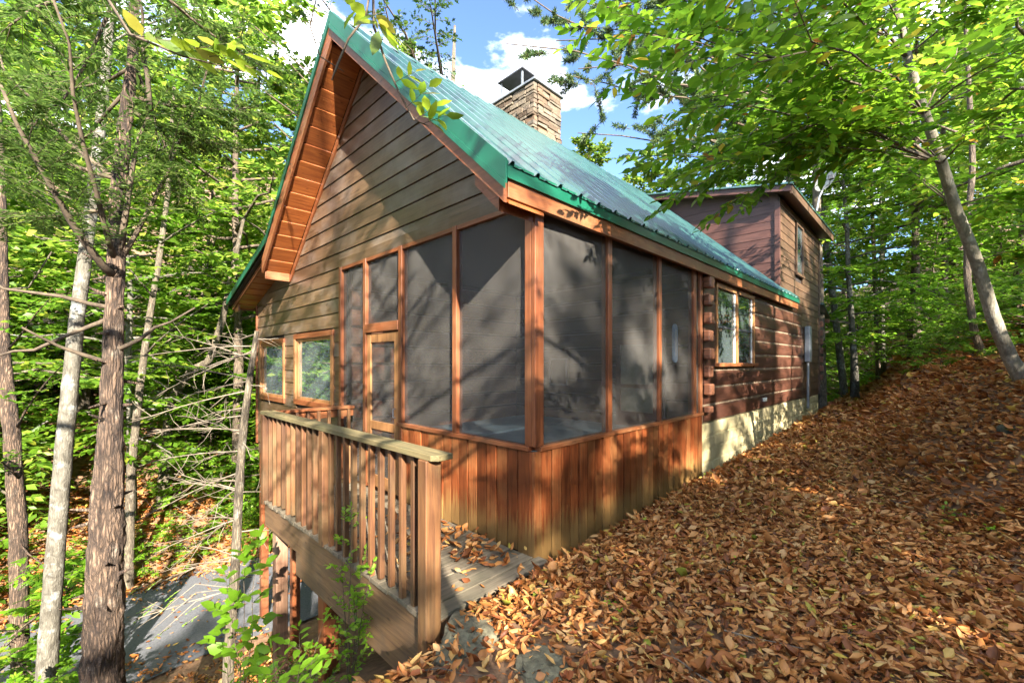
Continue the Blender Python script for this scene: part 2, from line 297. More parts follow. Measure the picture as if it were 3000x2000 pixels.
# ------------------------------------------------------------------ ground
def sstep(t): t = np.clip(t, 0, 1); return t * t * (3 - 2 * t)
def wob(x, y): return 0.06*np.sin(1.3*x+0.7*y)+0.05*np.sin(0.8*y-1.7*x+1)+0.03*np.sin(2.9*x+2.1*y+2)+0.025*np.sin(4.3*y-3.1*x)
def height(x, y):
    x = np.asarray(x, float); y = np.asarray(y, float)
    yy = np.clip(y, -6, 14)
    zr = 0.03 * yy + 0.02 * np.clip(x, 0, 3) + 0.05*np.clip(y-14, 0, 60)
    xt = np.interp(y, [-6, 0, 2, 3.5, 6, 9, 13, 20, 40], [4.5, 3.8, 3.0, 2.15, 1.7, 1.15, .7, .4, 0])
    bank = 1.15 * sstep((x - xt) / 1.7) + 0.5 * np.clip(x - xt - 1.2, 0, 4.5)
    zr = zr + bank + wob(x, y) * sstep((x - 0.6) / 2.5) * 0.8
    # fall towards the driveway
    edge = 0.3 + 0.13*sstep((-1.0 - y) / .25) + 0.25*np.clip(-y - 2.0, 0, 3)
    d = np.clip(edge - x, 0, None)
    fall = 0.62*sstep(d/0.4) + 0.5*np.clip(d - 0.3, 0, None)
    zl = np.maximum(0.0 - fall, -4.05)
    zl = zl + wob(x, y) * 0.6 * sstep(d) * sstep((-3.7 - zl) / -0.5)
    back = np.where(y > 13, sstep((y - 13) / 10), 0)
    zl = zl * (1 - 0.25 * back)
    z = np.where(x < edge, zl + zr * (x >= edge) + np.where(x < edge, zr * sstep((x + 2) / 2.3), 0), zr)
    far = np.clip(-12.0 - x, 0, None)
    z = z + np.where(far > 0, 0.42 * far * sstep(far / 2.5) + wob(x * .6, y * .6) * 2 * sstep(far), 0)
    z = z + 0.28 * np.clip(y - 26, 0, 60) * sstep((y - 26) / 12)
    return z
def hz(x, y): return float(height(x, y))
def ground_at(px, py):
    a = at(px, py, 1.0) - CAM; d = 1.0
    for _ in range(1500):
        p = CAM + a * d
        if p[2] <= hz(p[0], p[1]): break
        d += 0.02
    return p
def grid_mesh(name, xs, ys, mat, lift=0.0):
    X, Y = np.meshgrid(xs, ys, indexing='ij'); Z = height(X, Y) + lift
    nx, ny = X.shape; V = np.stack([X, Y, Z], -1).reshape(-1, 3)
    i, j = np.meshgrid(np.arange(nx - 1), np.arange(ny - 1), indexing='ij'); a = (i * ny + j).ravel()
    T = np.concatenate([np.stack([a, a + ny, a + ny + 1], -1), np.stack([a, a + ny + 1, a + 1], -1)])
    return fast_mesh(name, V, T, mat, True)
xs = np.unique(np.concatenate([np.linspace(-220, -30, 26), np.linspace(-30, -14, 20), np.linspace(-14, 6, 110), np.linspace(6, 20, 20), np.linspace(20, 220, 26)]))
ys = np.unique(np.concatenate([np.linspace(-220, -20, 24), np.linspace(-20, -6, 16), np.linspace(-6, 16, 110), np.linspace(16, 40, 26), np.linspace(40, 220, 24)]))
ground = put(bpy.data.objects.new('ground', grid_mesh('ground', xs, ys, MT['soil'])), kind='structure', label='leaf-strewn sloping woodland ground around the cabin')
dr = grid_mesh('driveway', np.linspace(-11.9, -7.55, 24), np.linspace(-60, 40, 120), MT['asphalt'])
co = np.zeros(len(dr.vertices) * 3); dr.vertices.foreach_get('co', co); co = co.reshape(-1, 3)
co[:, 0] += 0.12*np.sin(co[:, 1]*0.9) + 0.07*np.sin(co[:, 1]*2.3); co[:, 2] = -4.0 + 0.01*np.sin(co[:, 1]*.7)
dr.vertices.foreach_set('co', co.ravel()); dr.update()
driveway = put(bpy.data.objects.new('driveway', dr), kind='structure', label='grey asphalt driveway passing below the raised deck')

# ------------------------------------------------------------------ the cabin
cabin = thing('log_cabin', 'brown wooden cabin with screened corner porch and green metal roof', 'cabin')
YF = -0.50                                   # front of the roof overhang
RE = (0.14, 3.31); RI = (-3.18, 6.37); BE = (-5.95, 3.96); LE = (-8.79, 3.12)
SR = (RI[1] - RE[1]) / (RE[0] - RI[0]); SL = (RI[1] - BE[1]) / (RI[0] - BE[0])
def under(x, off):                           # height of the roof underside, off metres below the top
    if x >= RI[0]: return RI[1] - SR * (x - RI[0]) - off
    if x >= BE[0]: return RI[1] - SL * (RI[0] - x) - off
    return BE[1] - (BE[1] - LE[1]) / (BE[0] - LE[0]) * (BE[0] - x) - off
XL = -8.4; YB = 13.0
# --- front wall: backing and siding boards
fw = B()
poly = [(-3.98, -0.05), (-3.98, 3.2), (-0.06, 3.2), (0.0, 3.2), (RI[0], under(RI[0], .36)), (BE[0], under(BE[0], .36)), (XL, under(XL, .2)), (XL, -0.05)]
# backing left of the porch in pieces around the two windows, then the gable triangle
WIN = [(-8.06, -6.62, 1.02, 2.12), (-5.92, -4.34, 1.05, 2.16)]
fw.prism([(XL, 3.2), (-0.02, 3.2), (RI[0], under(RI[0], .40)), (BE[0] - .02, under(BE[0] - .02, .40)), (XL, 3.21)], 'y', 0.03, 0.10)
fw.box(XL, -3.98, .03, .10, -0.05, 1.02).box(XL, -3.98, .03, .10, 2.16, 3.2).box(XL, -8.06, .03, .10, 1.02, 2.16).box(-6.62, -5.92, .03, .10, 1.02, 2.16).box(-4.34, -3.98, .03, .10, 1.02, 2.16)
front_wall = fw.build('front_wall', MT['dark'], cabin)
def clip_board(z0, z1, xa, xb, name='siding_board'):
    g = 0.007
    zz0, zz1 = z0 + g / 2, z1 - g / 2
    def lim(z):                              # allowed x range under the roof at height z
        lo = hi = None
        off = .33
        hi = RI[0] + (RI[1] - off - z) / SR
        zl = BE[1] - off
        lo = RI[0] - (RI[1] - off - z) / SL if z > zl else XL
        return lo, hi
    a0, b0 = lim(zz0); a1, b1 = lim(zz1)
    a0, b0, a1, b1 = max(a0, xa), min(b0, xb), max(a1, xa), min(b1, xb)
    if b1 - a1 < 0.03: b1 = a1 = (a1 + b1) / 2; b1 += 0.015; a1 -= 0.015
    if b0 - a0 < 0.06: return
    t0, t1 = -0.012, 0.004                   # lower edge stands proud
    v = [(a0, t0, zz0), (b0, t0, zz0), (b1, t1, zz1), (a1, t1, zz1), (a0, .028, zz0), (b0, .028, zz0), (b1, .028, zz1), (a1, .028, zz1)]
    B().add(v, [(0,1,2,3), (7,6,5,4), (0,4,5,1), (1,5,6,2), (2,6,7,3), (3,7,4,0)]).build(name, MT['gable'], front_wall)
BH = 0.232
rnd = random.Random(4)
for k in range(-1, 27):
    z0 = k * BH + 0.19; z1 = z0 + BH
    if z0 < -0.05: z0 = -0.05
    if z0 >= 3.30:
        if z0 > under(RI[0], .4): break
        j = -3.2 + rnd.uniform(-1.4, 1.6)
        if k % 3 == 0 and z1 < 5.0: clip_board(z0, z1, XL, j - .002); clip_board(z0, z1, j + .002, 0.02)
        else: clip_board(z0, z1, XL, 0.02)
        continue
    spans = [(XL + .04, -4.06)]
    for (wa, wb, wz0, wz1) in WIN:
        if z1 > wz0 - .02 and z0 < wz1 + .02:
            if z0 < wz0 - .06 and z1 > wz0: pass
            ns = []
            for (a, b) in spans:
                ns += [(a, wa - .01), (wb + .01, b)] if a < wa and b > wb else [(a, b)]
            spans = ns
    for a, b in spans:
        if b - a > .04: clip_board(z0, z1, a, b)
    if z1 > 3.33: clip_board(3.318, z1, -4.05, 0.02)
box('header_board', MT['gable'], front_wall, -4.05, 0.0, -0.02, 0.03, 3.19, 3.32, .003)
box('corner_board', MT['trim_z'], front_wall, XL - .03, XL + .045, -0.03, 0.05, -0.08, 3.0, .004)
# frieze strips under the rakes
def strip(pa, pb, y0, y1, h, name, mat, parent, up=0.0):
    (xa, za), (xb, zb) = pa, pb
    return B().prism([(xa, za + up - h), (xb, zb + up - h), (xb, zb + up), (xa, za + up)], 'y', y0, y1).build(name, mat, parent, fixn=True, bevel=.003)
strip((RI[0] - .02, under(RI[0], .36)), (-6.2, RI[1] - SL * (RI[0] + 6.2) - .36), -.03, .028, .12, 'frieze_board', MT['trim_x'], front_wall)
strip((RI[0] + .02, under(RI[0], .36)), (-0.02, under(-0.02, .36)), -.03, .028, .07, 'frieze_board', MT['trim_x'], front_wall)
# windows of the front
for (a, b, z0, z1) in WIN:
    w = B().box(a, b, .0, .05, z0, z0 + .05).box(a, b, 0, .05, z1 - .05, z1).box(a, a + .05, 0, .05, z0 + .05, z1 - .05).box(b - .05, b, 0, .05, z0 + .05, z1 - .05).build('window', MT['winwood'], cabin)
    box('pane', MT['glass'], w, a + .05, b - .05, .03, .036, z0 + .05, z1 - .05)
    for (p, q, r, s) in ((a - .08, b + .08, z1, z1 + .09), (a - .08, b + .08, z0 - .09, z0)):
        box('casing', MT['trim_x'], w, p, q, -.035, .02, r, s, .004)
    for (p, q) in ((a - .08, a), (b, b + .08)):
        box('casing', MT['winwood'], w, p, q, -.034, .019, z0, z1, .004)
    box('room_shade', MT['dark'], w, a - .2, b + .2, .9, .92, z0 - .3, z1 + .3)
# left side wall and rear wall, floor and porch ceiling
B().prism([(0.03, -0.05), (YB, -0.05), (YB, 2.95), (0.03, 2.95)], 'x', XL, XL + .1).build('left_wall', MT['gable'], cabin)
B().box(XL + .1, -0.02, YB - .1, YB, -0.05, 3.0).prism([(XL + .1, 3.0), (-.05, 3.0), (RI[0], 5.9), (BE[0], 3.5)], 'y', YB - .1, YB).build('rear_wall', MT['block_x'], cabin, fixn=True)
box('floor', MT['rail_x'], cabin, XL + .02, -0.03, .02, YB - .12, -0.30, -0.06)
ceil = box('porch_ceiling', MT['dark'], cabin, -3.9, -0.06, .12, 3.6, 3.22, 3.26)
# --- screened porch, front side
porch = box('porch_front', MT['dark'], cabin, -2.22, -0.09, .005, .03, -.05, .93)
n = 15
for i in range(n):
    w = 2.16 / n; x0 = -2.2 + i * w
    d = 0.004 * ((i * 7) % 3)
    box('wainscot_board', MT['wains'], porch, x0 + .006, x0 + w - .006, -.022 - d, .005, -.02 + .01 * ((i * 5) % 3), .93, .003)
box('sill_rail', MT['trim_x'], porch, -2.3, -0.03, -.05, .06, .93, .972, .005)
for x0, x1, zb in ((-1.16, -1.09, .972), (-2.27, -2.19, .0), (-3.22, -3.14, .0), (-4.02, -3.94, -.05), (-3.79, -3.75, 3.0)):
    if zb < 3: box('stud', MT['trim_z'], porch, x0, x1, -.035, .055, zb, 3.19, .005)
box('door_header', MT['trim_x'], porch, -3.14, -2.27, -.045, .05, 2.14, 2.26, .005)
box('top_rail', MT['trim_x'], porch, -3.94, -.14, -.026, .05, 3.14, 3.188, .004)
def screen(name, parent, axis, a0, a1, z0, z1, c, seed, sag=.012):
    rng = np.random.default_rng(seed); nu, nv = 15, 25
    u = np.linspace(0, 1, nu); v = np.linspace(0, 1, nv); U, Vv = np.meshgrid(u, v, indexing='ij')
    win = np.sin(np.pi * U) ** .5 * np.sin(np.pi * Vv) ** .5
    D = sum(rng.normal(0, 1) * np.sin(rng.uniform(1, 4) * np.pi * (U * rng.choice([-1, 1]) * 1.2 + Vv * rng.uniform(.5, 2)) + rng.uniform(0, 6)) for _ in range(7))
    D = D * win * sag * 0.35
    A = a0 + (a1 - a0) * U; Z = z0 + (z1 - z0) * Vv
    V = np.stack([A, c + D, Z], -1) if axis == 'x' else np.stack([c - D, A, Z], -1)
    V = V.reshape(-1, 3); i, j = np.meshgrid(np.arange(nu - 1), np.arange(nv - 1), indexing='ij'); a = (i * nv + j).ravel()
    T = np.concatenate([np.stack([a, a + nv, a + nv + 1], -1), np.stack([a, a + nv + 1, a + 1], -1)])
    return put(bpy.data.objects.new(name, fast_mesh(name, V, T, MT['screen'], True)), parent)
screen('screen_panel', porch, 'x', -1.09, -0.10, .965, 3.15, .012, 1)
screen('screen_panel', porch, 'x', -2.19, -1.16, .965, 3.15, .012, 2)
screen('screen_panel', porch, 'x', -3.14, -2.27, 2.25, 3.15, .012, 3)
screen('screen_panel', porch, 'x', -3.94, -3.22, .0, 3.15, .012, 4)
# screen door
door = B().box(-3.12, -3.02, -.02, .02, .04, 2.12).box(-2.39, -2.29, -.02, .02, .04, 2.12).box(-3.02, -2.39, -.019, .019, 2.0, 2.12).box(-3.02, -2.39, -.019, .019, .04, .2).box(-3.02, -2.39, -.019, .019, .82, .93).build('screen_door', MT['winwood'], cabin, bevel=.004)
screen('screen_panel', door, 'x', -3.02, -2.39, .93, 2.0, .0, 5); screen('screen_panel', door, 'x', -3.02, -2.39, .2, .82, .0, 6)
B().tube([(-2.36, -.02, 1.02), (-2.36, -.055, 1.03), (-2.36, -.055, 1.13), (-2.36, -.02, 1.14)], [.008] * 4, 6).build('handle', MT['dark_metal'], door)
# corner post
box('corner_post', MT['trim_z'], cabin, -0.095, -0.012, -.03, .06, .972, 3.24, .006)
box('corner_post', MT['trim_z'], cabin, -0.008, 0.036, -.034, .085, .972, 3.23, .006)
box('corner_trim', MT['wains'], cabin, -0.05, -0.004, -.033, .0, -.06, .925, .004)
box('corner_trim', MT['wains'], cabin, -0.002, 0.03, -.036, .06, -.06, .928, .004)
# --- porch, right side
side = box('porch_side', MT['dark'], cabin, -.03, -.005, .09, 3.8, -.1, .93)
n = 26
for i in range(n):
    w = 3.72 / n; y0 = .065 + i * w; d = .004 * ((i * 5) % 3)
    box('wainscot_board', MT['wains'], side, -.005, .022 + d, y0 + .006, y0 + w - .006, -.12, .93, .003)
box('sill_rail', MT['trim_y'], side, -.06, .05, .03, 3.8, .93, .972, .005)
for y0, y1 in ((1.16, 1.24), (2.36, 2.43), (3.46, 3.56)):
    box('stud', MT['trim_z'], side, -.055, .034, y0, y1, .972, 3.2, .005)
box('stud', MT['trim_z'], side, -.05, .03, 3.7, 3.8, .972, 3.2, .005)
box('top_plate', MT['trim_y'], side, -.12, .02, .1, 3.84, 3.16, 3.26, .005)
for k, (y0, y1) in enumerate(((.085, 1.16), (1.24, 2.36), (2.43, 3.46))):
    screen('screen_panel', side, 'y', y0, y1, .965, 3.17, .0, 10 + k)
screen('screen_panel', side, 'y', 3.56, 3.7, .965, 3.17, .0, 14)
# porch interior: log back wall, inner left wall, window, tub
inn = box('porch_inner_wall', MT['log'], cabin, -3.98, -.06, 3.84, 3.9, -.05, 3.2)
for k in range(11):
    z0 = -.04 + k * .29
    B().prism([(3.84, z0 + .012), (3.79, z0 + .03), (3.775, z0 + .14), (3.79, z0 + .26), (3.84, z0 + .278)], 'x', -3.9, -.07).build('log', MT['log'], inn)
inl = box('porch_inner_side_wall', MT['log'], cabin, -4.0, -3.94, .12, 3.84, -.05, 3.2)
for k in range(11):
    z0 = -.04 + k * .29
    B().prism([(-3.94, z0 + .012), (-3.89, z0 + .03), (-3.875, z0 + .14), (-3.89, z0 + .26), (-3.94, z0 + .278)], 'y', .12, 3.77).build('log', MT['logend'], inl)
ww = B().box(-1.42, -1.33, 3.72, 3.77, .05, 2.12).box(-.62, -.53, 3.72, 3.77, .05, 2.12).box(-1.33, -.62, 3.72, 3.77, 2.03, 2.12).box(-1.33, -.62, 3.72, 3.77, 1.3, 1.36).box(-1.33, -.62, 3.72, 3.77, .05, .9).build('porch_door', MT['logend'], cabin)
box('pane', plain('pane_glow_paint', (0.2, 0.22, 0.15), (0.45, 0.45, 0.36), 5, .6), ww, -1.33, -.62, 3.74, 3.75, .9, 1.3)  # pale mottled colour paints the glow and reflection in the door pane
box('pane', plain('upper_pane_glow_paint', (0.2, 0.22, 0.15), (0.5, 0.5, 0.42), 5, .6), ww, -1.33, -.62, 3.74, 3.75, 1.36, 2.03)  # upper pane: its glow painted a little paler
tub = thing('hot_tub', 'covered grey-blue hot tub standing inside the screened porch', 'hot tub', (-1.15, 1.25, -.05))
B().box(-.95, .95, -.95, .95, 0, .82).build('cabinet', MT['log'], tub, bevel=.05)
B().box(-1.0, -.005, -1.0, 1.0, .82, .95).build('cover', MT['tubcover'], tub, bevel=.05); B().box(.005, 1.0, -1.0, 1.0, .82, .95).build('cover', MT['tubcover'], tub, bevel=.05)
th = thing('porch_plate', 'pale blue oblong plate hung behind the last porch screen', 'porch_plate', (-.09, 3.1, 2.0))  # plain blue oblong plate with a white strip down its middle
pts = [(math.cos(a) * .075, (.2 if math.sin(a) >= 0 else -.2) + math.sin(a) * .075) for a in np.linspace(0, 2 * np.pi, 20, endpoint=False)]
B().prism(pts, 'x', -.01, .01).build('plate', MT['blue'], th, fixn=True)
B().box(-.005, .02, -.006, .006, -.18, .2).build('tube', MT['white'], th)
pf = thing('picture_frame', 'small pale square frame seen through the front porch screen', 'frame', (-2.7, 3.74, 1.55))
B().box(-.22, .22, -.015, .02, -.26, -.23).box(-.22, .22, -.015, .02, .23, .26).box(-.22, -.19, -.015, .02, -.23, .23).box(.19, .22, -.015, .02, -.23, .23).build('border', MT['white'], pf)
B().box(-.19, .19, .0, .015, -.23, .23).build('picture', MT['dark'], pf)
# --- log side wall
lw = B().box(-.1, .004, 3.86, 10.6, .8, 1.7).box(-.1, .004, 3.86, 10.6, 3.02, 3.2).box(-.1, .004, 3.86, 4.37, 1.7, 3.02).box(-.1, .004, 6.42, 10.6, 1.7, 3.02).build('log_wall', MT['chink'], cabin)
for k in range(9):
    z0 = .79 + k * .272; z1 = z0 + .272
    segs = [(3.87, 10.58)] if (z1 < 1.72 or z0 > 3.0) else [(3.87, 4.37), (6.42, 10.58)]
    for a, b in segs:
        B().prism([(-.012, z0 + .008), (.012, z0 + .022), (.022, z0 + .06), (.022, z1 - .06), (.012, z1 - .02), (-.012, z1 - .006)], 'y', a, b).build('log', MT['log'], lw, fixn=True) if False else \
        B().add([(px_, a, pz_) for px_, pz_ in ((-.012, z0+.007), (.014, z0+.02), (.022, z0+.05), (.022, z1-.05), (.014, z1-.018), (-.012, z1-.006))] + [(px_, b, pz_) for px_, pz_ in ((-.012, z0+.007), (.014, z0+.02), (.022, z0+.05), (.022, z1-.05), (.014, z1-.018), (-.012, z1-.006))],
                [(0,1,7,6), (1,2,8,7), (2,3,9,8), (3,4,10,9), (4,5,11,10), (0,5,4,3,2,1), (6,7,8,9,10,11)]).build('log', MT['log'], lw, fixn=True)
for k in range(8):                            # crossing log ends beside the porch
    z0 = .96 + k * .272
    h = .17 if k else .1
    box('log_end', MT['logend'], lw, .022, .125 + .015 * (k % 2), 3.83, 4.0, z0, z0 + h, .02)
sw = thing('unused', 'x y z w', 'x') if False else None
w = B().box(.0, .035, 4.37, 4.44, 1.72, 3.02).box(0, .035, 6.35, 6.42, 1.72, 3.02).box(.0, .034, 5.37, 5.45, 1.72, 3.02).box(0, .034, 4.44, 6.35, 2.95, 3.02).build('side_window', MT['winwood'], cabin)
box('sill', MT['trim_y'], w, -.01, .09, 4.34, 6.45, 1.66, 1.72, .006)
for a, b in ((4.44, 5.37), (5.45, 6.35)):
    box('sash', MT['white'], w, -.02, .004, a, a + .03, 1.72, 2.95); box('sash', MT['white'], w, -.02, .004, b - .03, b, 1.72, 2.95)
    box('sash_rail', MT['dark_metal'], w, -.02, .006, a + .03, b - .03, 2.3, 2.335)
    box('pane', MT['glass2'], w, -.012, -.008, a + .03, b - .03, 1.72, 2.95)
    for k in range(17 if a < 5 else 7):
        z = 2.93 - k * .045
        B().add([(-.09, a + .04, z), (-.06, a + .04, z + .018), (-.06, b - .04, z + .018), (-.09, b - .04, z)], [(0, 1, 2, 3)]).build('blind_slat', MT['blindw'], w)
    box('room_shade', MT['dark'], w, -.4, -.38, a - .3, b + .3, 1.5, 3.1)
# foundation with painted stones
fo = box('foundation', MT['found'], cabin, -.12, -.003, 3.82, 12.95, -.3, .775)
rnd = random.Random(9)
for row in range(5):
    y = 3.83 + rnd.uniform(0, .15); z = -.22 + row * .2
    while y < 12.9:
        wd = rnd.uniform(.26, .5); hh = .19 + rnd.uniform(-.01, .004); e = min(y + wd, 12.94)
        if e - y > .1:
            j = lambda: rnd.uniform(-.018, .018)
            p = [(y + .01, z + .012), (e - .012, z + .012 + j() * .4), (e - .01 + j() * .3, z + hh * .5), (e - .014, z + hh - .008), ((y + e) / 2 + j(), z + hh - .003), (y + .012, z + hh - .01)]
            c = np.mean(p, axis=0); dd = rnd.uniform(-.006, .004)
            inner = [tuple(c + (np.array(q) - c) * .86) for q in p]
            v = [(-.02, *q) for q in p] + [(-.006 + dd * .5, *q) for q in p] + [(.008 + dd, *q) for q in inner]; m6 = len(p)
            f = [(i, (i + 1) % m6, m6 + (i + 1) % m6, m6 + i) for i in range(m6)] + [(m6 + i, m6 + (i + 1) % m6, 2*m6 + (i + 1) % m6, 2*m6 + i) for i in range(m6)] + [tuple(range(2*m6, 3*m6))]
            B().add(v, f).build('stone', MT['found'], fo, fixn=True)
        y = e + .003
box('vent', MT['white'], cabin, .02, .05, 7.0, 7.22, .93, 1.0, .006)
# --- rear storey with shed roof
rb = B().box(-3.1, -.025, 8.42, YB, 3.05, 5.40).box(-.1, -.025, 10.62, YB, .775, 3.05).build('rear_storey', MT['dark'], cabin)
def roofz(x): return 5.64 + (0.33 - x) * 0.2
for k in range(14):
    z0 = 3.1 + k * .19; z1 = z0 + .184
    if z1 > 6.1: break
    xa = RI[0] + (RI[1] - .02 - z0) / SR - .4
    xa = max(xa, -3.1); top = roofz(-.02) - .18
    xb = 0.0
    if z1 > top:
        xb = .33 - (z1 + .18 - 5.64) / .2
    if xb - xa > .1:
        B().add([(xa, 8.395, z0), (xb, 8.395, z0), (xb, 8.404, z1), (xa, 8.404, z1), (xa, 8.42, z0), (xb, 8.42, z0), (xb, 8.42, z1), (xa, 8.42, z1)],
                [(0,1,2,3), (7,6,5,4), (0,4,5,1), (1,5,6,2), (2,6,7,3), (3,7,4,0)]).build('siding_board', MT['block_x'], rb)
B().prism([(-3.1, 3.3), (-.03, 3.3), (-.03, roofz(-.03) - .135), (-3.1, roofz(-3.1) - .135)], 'y', 8.406, 8.416).build('wall_panel', MT['block_x'], rb, fixn=True)
z0 = .78
while z0 < 5.4:
    z1 = z0 + .19; ya = 8.43 if z0 > 3.02 else 10.62
    segs = [(ya, YB)]
    if z1 > 4.0 and z0 < 5.32: segs = [(ya, 9.93), (10.75, YB)]
    for a, b in segs:
        B().add([(.012, a, z0), (.012, b, z0), (.0, b, z1 - .007), (.0, a, z1 - .007), (-.024, a, z0), (-.024, b, z0), (-.024, b, z1 - .007), (-.024, a, z1 - .007)],
                [(0,1,2,3), (7,6,5,4), (0,4,5,1), (1,5,6,2), (2,6,7,3), (3,7,4,0)]).build('siding_board', MT['block_y'], rb)
    z0 += .19
box('corner_board', MT['block_x'], rb, -.09, .02, 8.36, 8.425, 3.2, 5.42, .004)
box('corner_board', MT['block_y'], rb, -.05, .03, YB - .06, YB + .03, .78, 5.42, .004)
uw = B().box(.005, .04, 9.93, 10.0, 4.02, 5.3).box(.005, .04, 10.68, 10.75, 4.02, 5.3).box(.005, .04, 10.0, 10.68, 5.24, 5.3).box(.005, .06, 9.9, 10.78, 3.96, 4.02).build('upper_window', MT['block_y'], rb)
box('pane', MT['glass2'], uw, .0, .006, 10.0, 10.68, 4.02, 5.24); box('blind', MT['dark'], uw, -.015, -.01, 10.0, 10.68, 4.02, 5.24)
sr = B().prism([(-3.3, roofz(-3.3)), (.33, roofz(.33)), (.33, roofz(.33) - .03), (-3.3, roofz(-3.3) - .03)], 'y', 8.02, 13.45).build('shed_roof', MT['roof'], cabin, fixn=True)
for k in range(24):
    y = 8.06 + k * .23
    B().prism([(-3.3, roofz(-3.3)), (.34, roofz(.34)), (.34, roofz(.34) + .02), (-3.3, roofz(-3.3) + .02)], 'y', y, y + .03).build('roof_rib', MT['roof'], sr, fixn=True)
B().prism([(-3.3, roofz(-3.3) - .035), (.29, roofz(.29) - .035), (.29, roofz(.29) - .17), (-3.3, roofz(-3.3) - .17)], 'y', 8.07, 8.11).build('rake_board', MT['block_x'], sr, fixn=True)
box('fascia', MT['block_y'], sr, .27, .31, 8.12, 13.4, 5.44, 5.61)
B().prism([(-3.3, roofz(-3.3) - .1), (.27, roofz(.27) - .1), (.27, roofz(.27) - .13), (-3.3, roofz(-3.3) - .13)], 'y', 8.11, 13.4).build('soffit', MT['block_x'], sr, fixn=True)
aw = B().prism([(13.02, 3.55), (14.2, 3.2), (14.2, 3.14), (13.02, 3.49)], 'x', -2.4, .12).build('rear_awning', MT['roof'], cabin, fixn=True)
box('fascia', MT['trim_y'], aw, -2.35, .1, 14.1, 14.14, 3.0, 3.14)
for k in range(7):
    box('log_end', MT['logend'], rb, -.02, .1, 13.03, 13.15, 1.2 + k * .27, 1.37 + k * .27, .015)
mb = thing('meter_box', 'grey electric meter box and conduit on the rear brown siding', 'meter box', (.03, 11.0, 1.75))
B().box(0, .12, -.14, .14, 0, .95).build('cabinet', MT['grey_metal'], mb, bevel=.01)
B().tube([(.05, .0, 0), (.05, 0, -1.25)], [.03, .03], 8).build('conduit', MT['grey_metal'], mb); B().tube([(.05, .1, 0), (.05, .1, -1.25)], [.02, .02], 8).build('conduit', MT['grey_metal'], mb)
# --- main roof
def slope_panel(p_eave, p_top, y0, y1, name, parent, pitch=.3048):
    """ribbed sheet between y0 and y1 running from eave to top"""
    prof = []; y = y0
    while y < y1 - 1e-6:
        e = min(y + pitch, y1)
        prof += [(y, 0), (y + .014, .034), (y + .044, .034), (y + .058, 0), (y + .13, 0), (y + .14, .007), (y + .16, .007), (y + .17, 0)]
        y = e
    prof = [p for p in prof if p[0] < y1] + [(y1, 0)]
    ex, ez = p_eave; tx, tz = p_top; nx, nz = -(tz - ez), (tx - ex); ln = math.hypot(nx, nz); nx, nz = nx / ln, nz / ln
    if nz < 0: nx, nz = -nx, -nz
    v = []
    for (x, z) in ((ex, ez), (tx, tz)):
        for (yy, h) in prof: v.append((x + nx * h, yy, z + nz * h))
        for (yy, h) in prof: v.append((x + nx * (h - .003), yy, z + nz * (h - .003)))
    n = len(prof); f = []
    for i in range(n - 1):
        f.append((i, i + 1, 2*n + i + 1, 2*n + i)); f.append((n + i, 3*n + i, 3*n + i + 1, n + i + 1)); f.append((i, n + i, n + i + 1, i + 1))
    return B().add(v, f).build(name, MT['roof'], parent, fixn=False)
roof = B().prism([(RE[0] - .02, under(RE[0] - .02, .015)), (RI[0], RI[1] - .015), (RI[0], RI[1] - .16), (RE[0] - .02, under(RE[0] - .02, .13))], 'y', YF + .03, 9.58)
roof.prism([(RI[0], RI[1] - .015), (BE[0], BE[1] - .015), (LE[0] + .02, under(LE[0] + .02, .015)), (LE[0] + .02, under(LE[0] + .02, .11)), (BE[0], BE[1] - .13), (RI[0], RI[1] - .16)], 'y', YF + .03, YB + .35)
roof = roof.build('roof', MT['dark'], cabin, fixn=True)
y = YF
while y < 9.5:
    e = min(y + .9144, 9.62)
    slope_panel((RE[0] + .035, under(RE[0] + .035, 0)), (RI[0], RI[1]), y, e, 'roof_panel', roof); y = e
y = YF
while y < YB + .3:
    e = min(y + .9144, YB + .4)
    slope_panel(BE, RI, y, e, 'roof_panel', roof); slope_panel((LE[0] - .03, LE[1] - .01), BE, y, e, 'roof_panel', roof); y = e
B().prism([(RI[0] - .16, under(RI[0] - .16, -.022)), (RI[0], RI[1] + .03), (RI[0] + .16, under(RI[0] + .16, -.022)), (RI[0] + .16, under(RI[0] + .16, -.03)), (RI[0], RI[1] + .04), (RI[0] - .16, under(RI[0] - .16, -.03))], 'y', YF - .01, YB + .4).build('ridge_cap', MT['roof'], roof, fixn=True)
# rake trims: green metal face over a wood board, both sides
def rake(pa, pb, top, bot, y0, y1, name, mat):
    return B().prism([(pa[0], pa[1] - bot), (pb[0], pb[1] - bot), (pb[0], pb[1] - top), (pa[0], pa[1] - top)], 'y', y0, y1).build(name, mat, roof, fixn=True)
REx = (RE[0] + .02, under(RE[0] + .02, 0))
rake(RI, REx, -.035, .16, YF - .022, YF - .004, 'rake_trim', MT['green_edge']); rake(RI, REx, .148, .205, YF - .034, YF - .024, 'rake_trim', MT['green_edge'])
rake(RI, BE, -.03, .10, YF - .022, YF - .004, 'rake_trim', MT['green_edge']); rake(BE, LE, -.03, .10, YF - .022, YF - .004, 'rake_trim', MT['green_edge'])
rake(RI, (RE[0] - .02, under(RE[0] - .02, 0)), .165, .33, YF - .003, YF + .03, 'barge_board', MT['trim_x'])
LB = (-6.22, RI[1] - SL * (RI[0] + 6.22))
rake(RI, LB, .105, .36, YF - .003, YF + .03, 'barge_board', MT['trim_x'])
rake((BE[0] - .28, under(BE[0] - .28, 0)), LE, .105, .2, YF + .1, YF + .13, 'barge_board', MT['trim_x'])
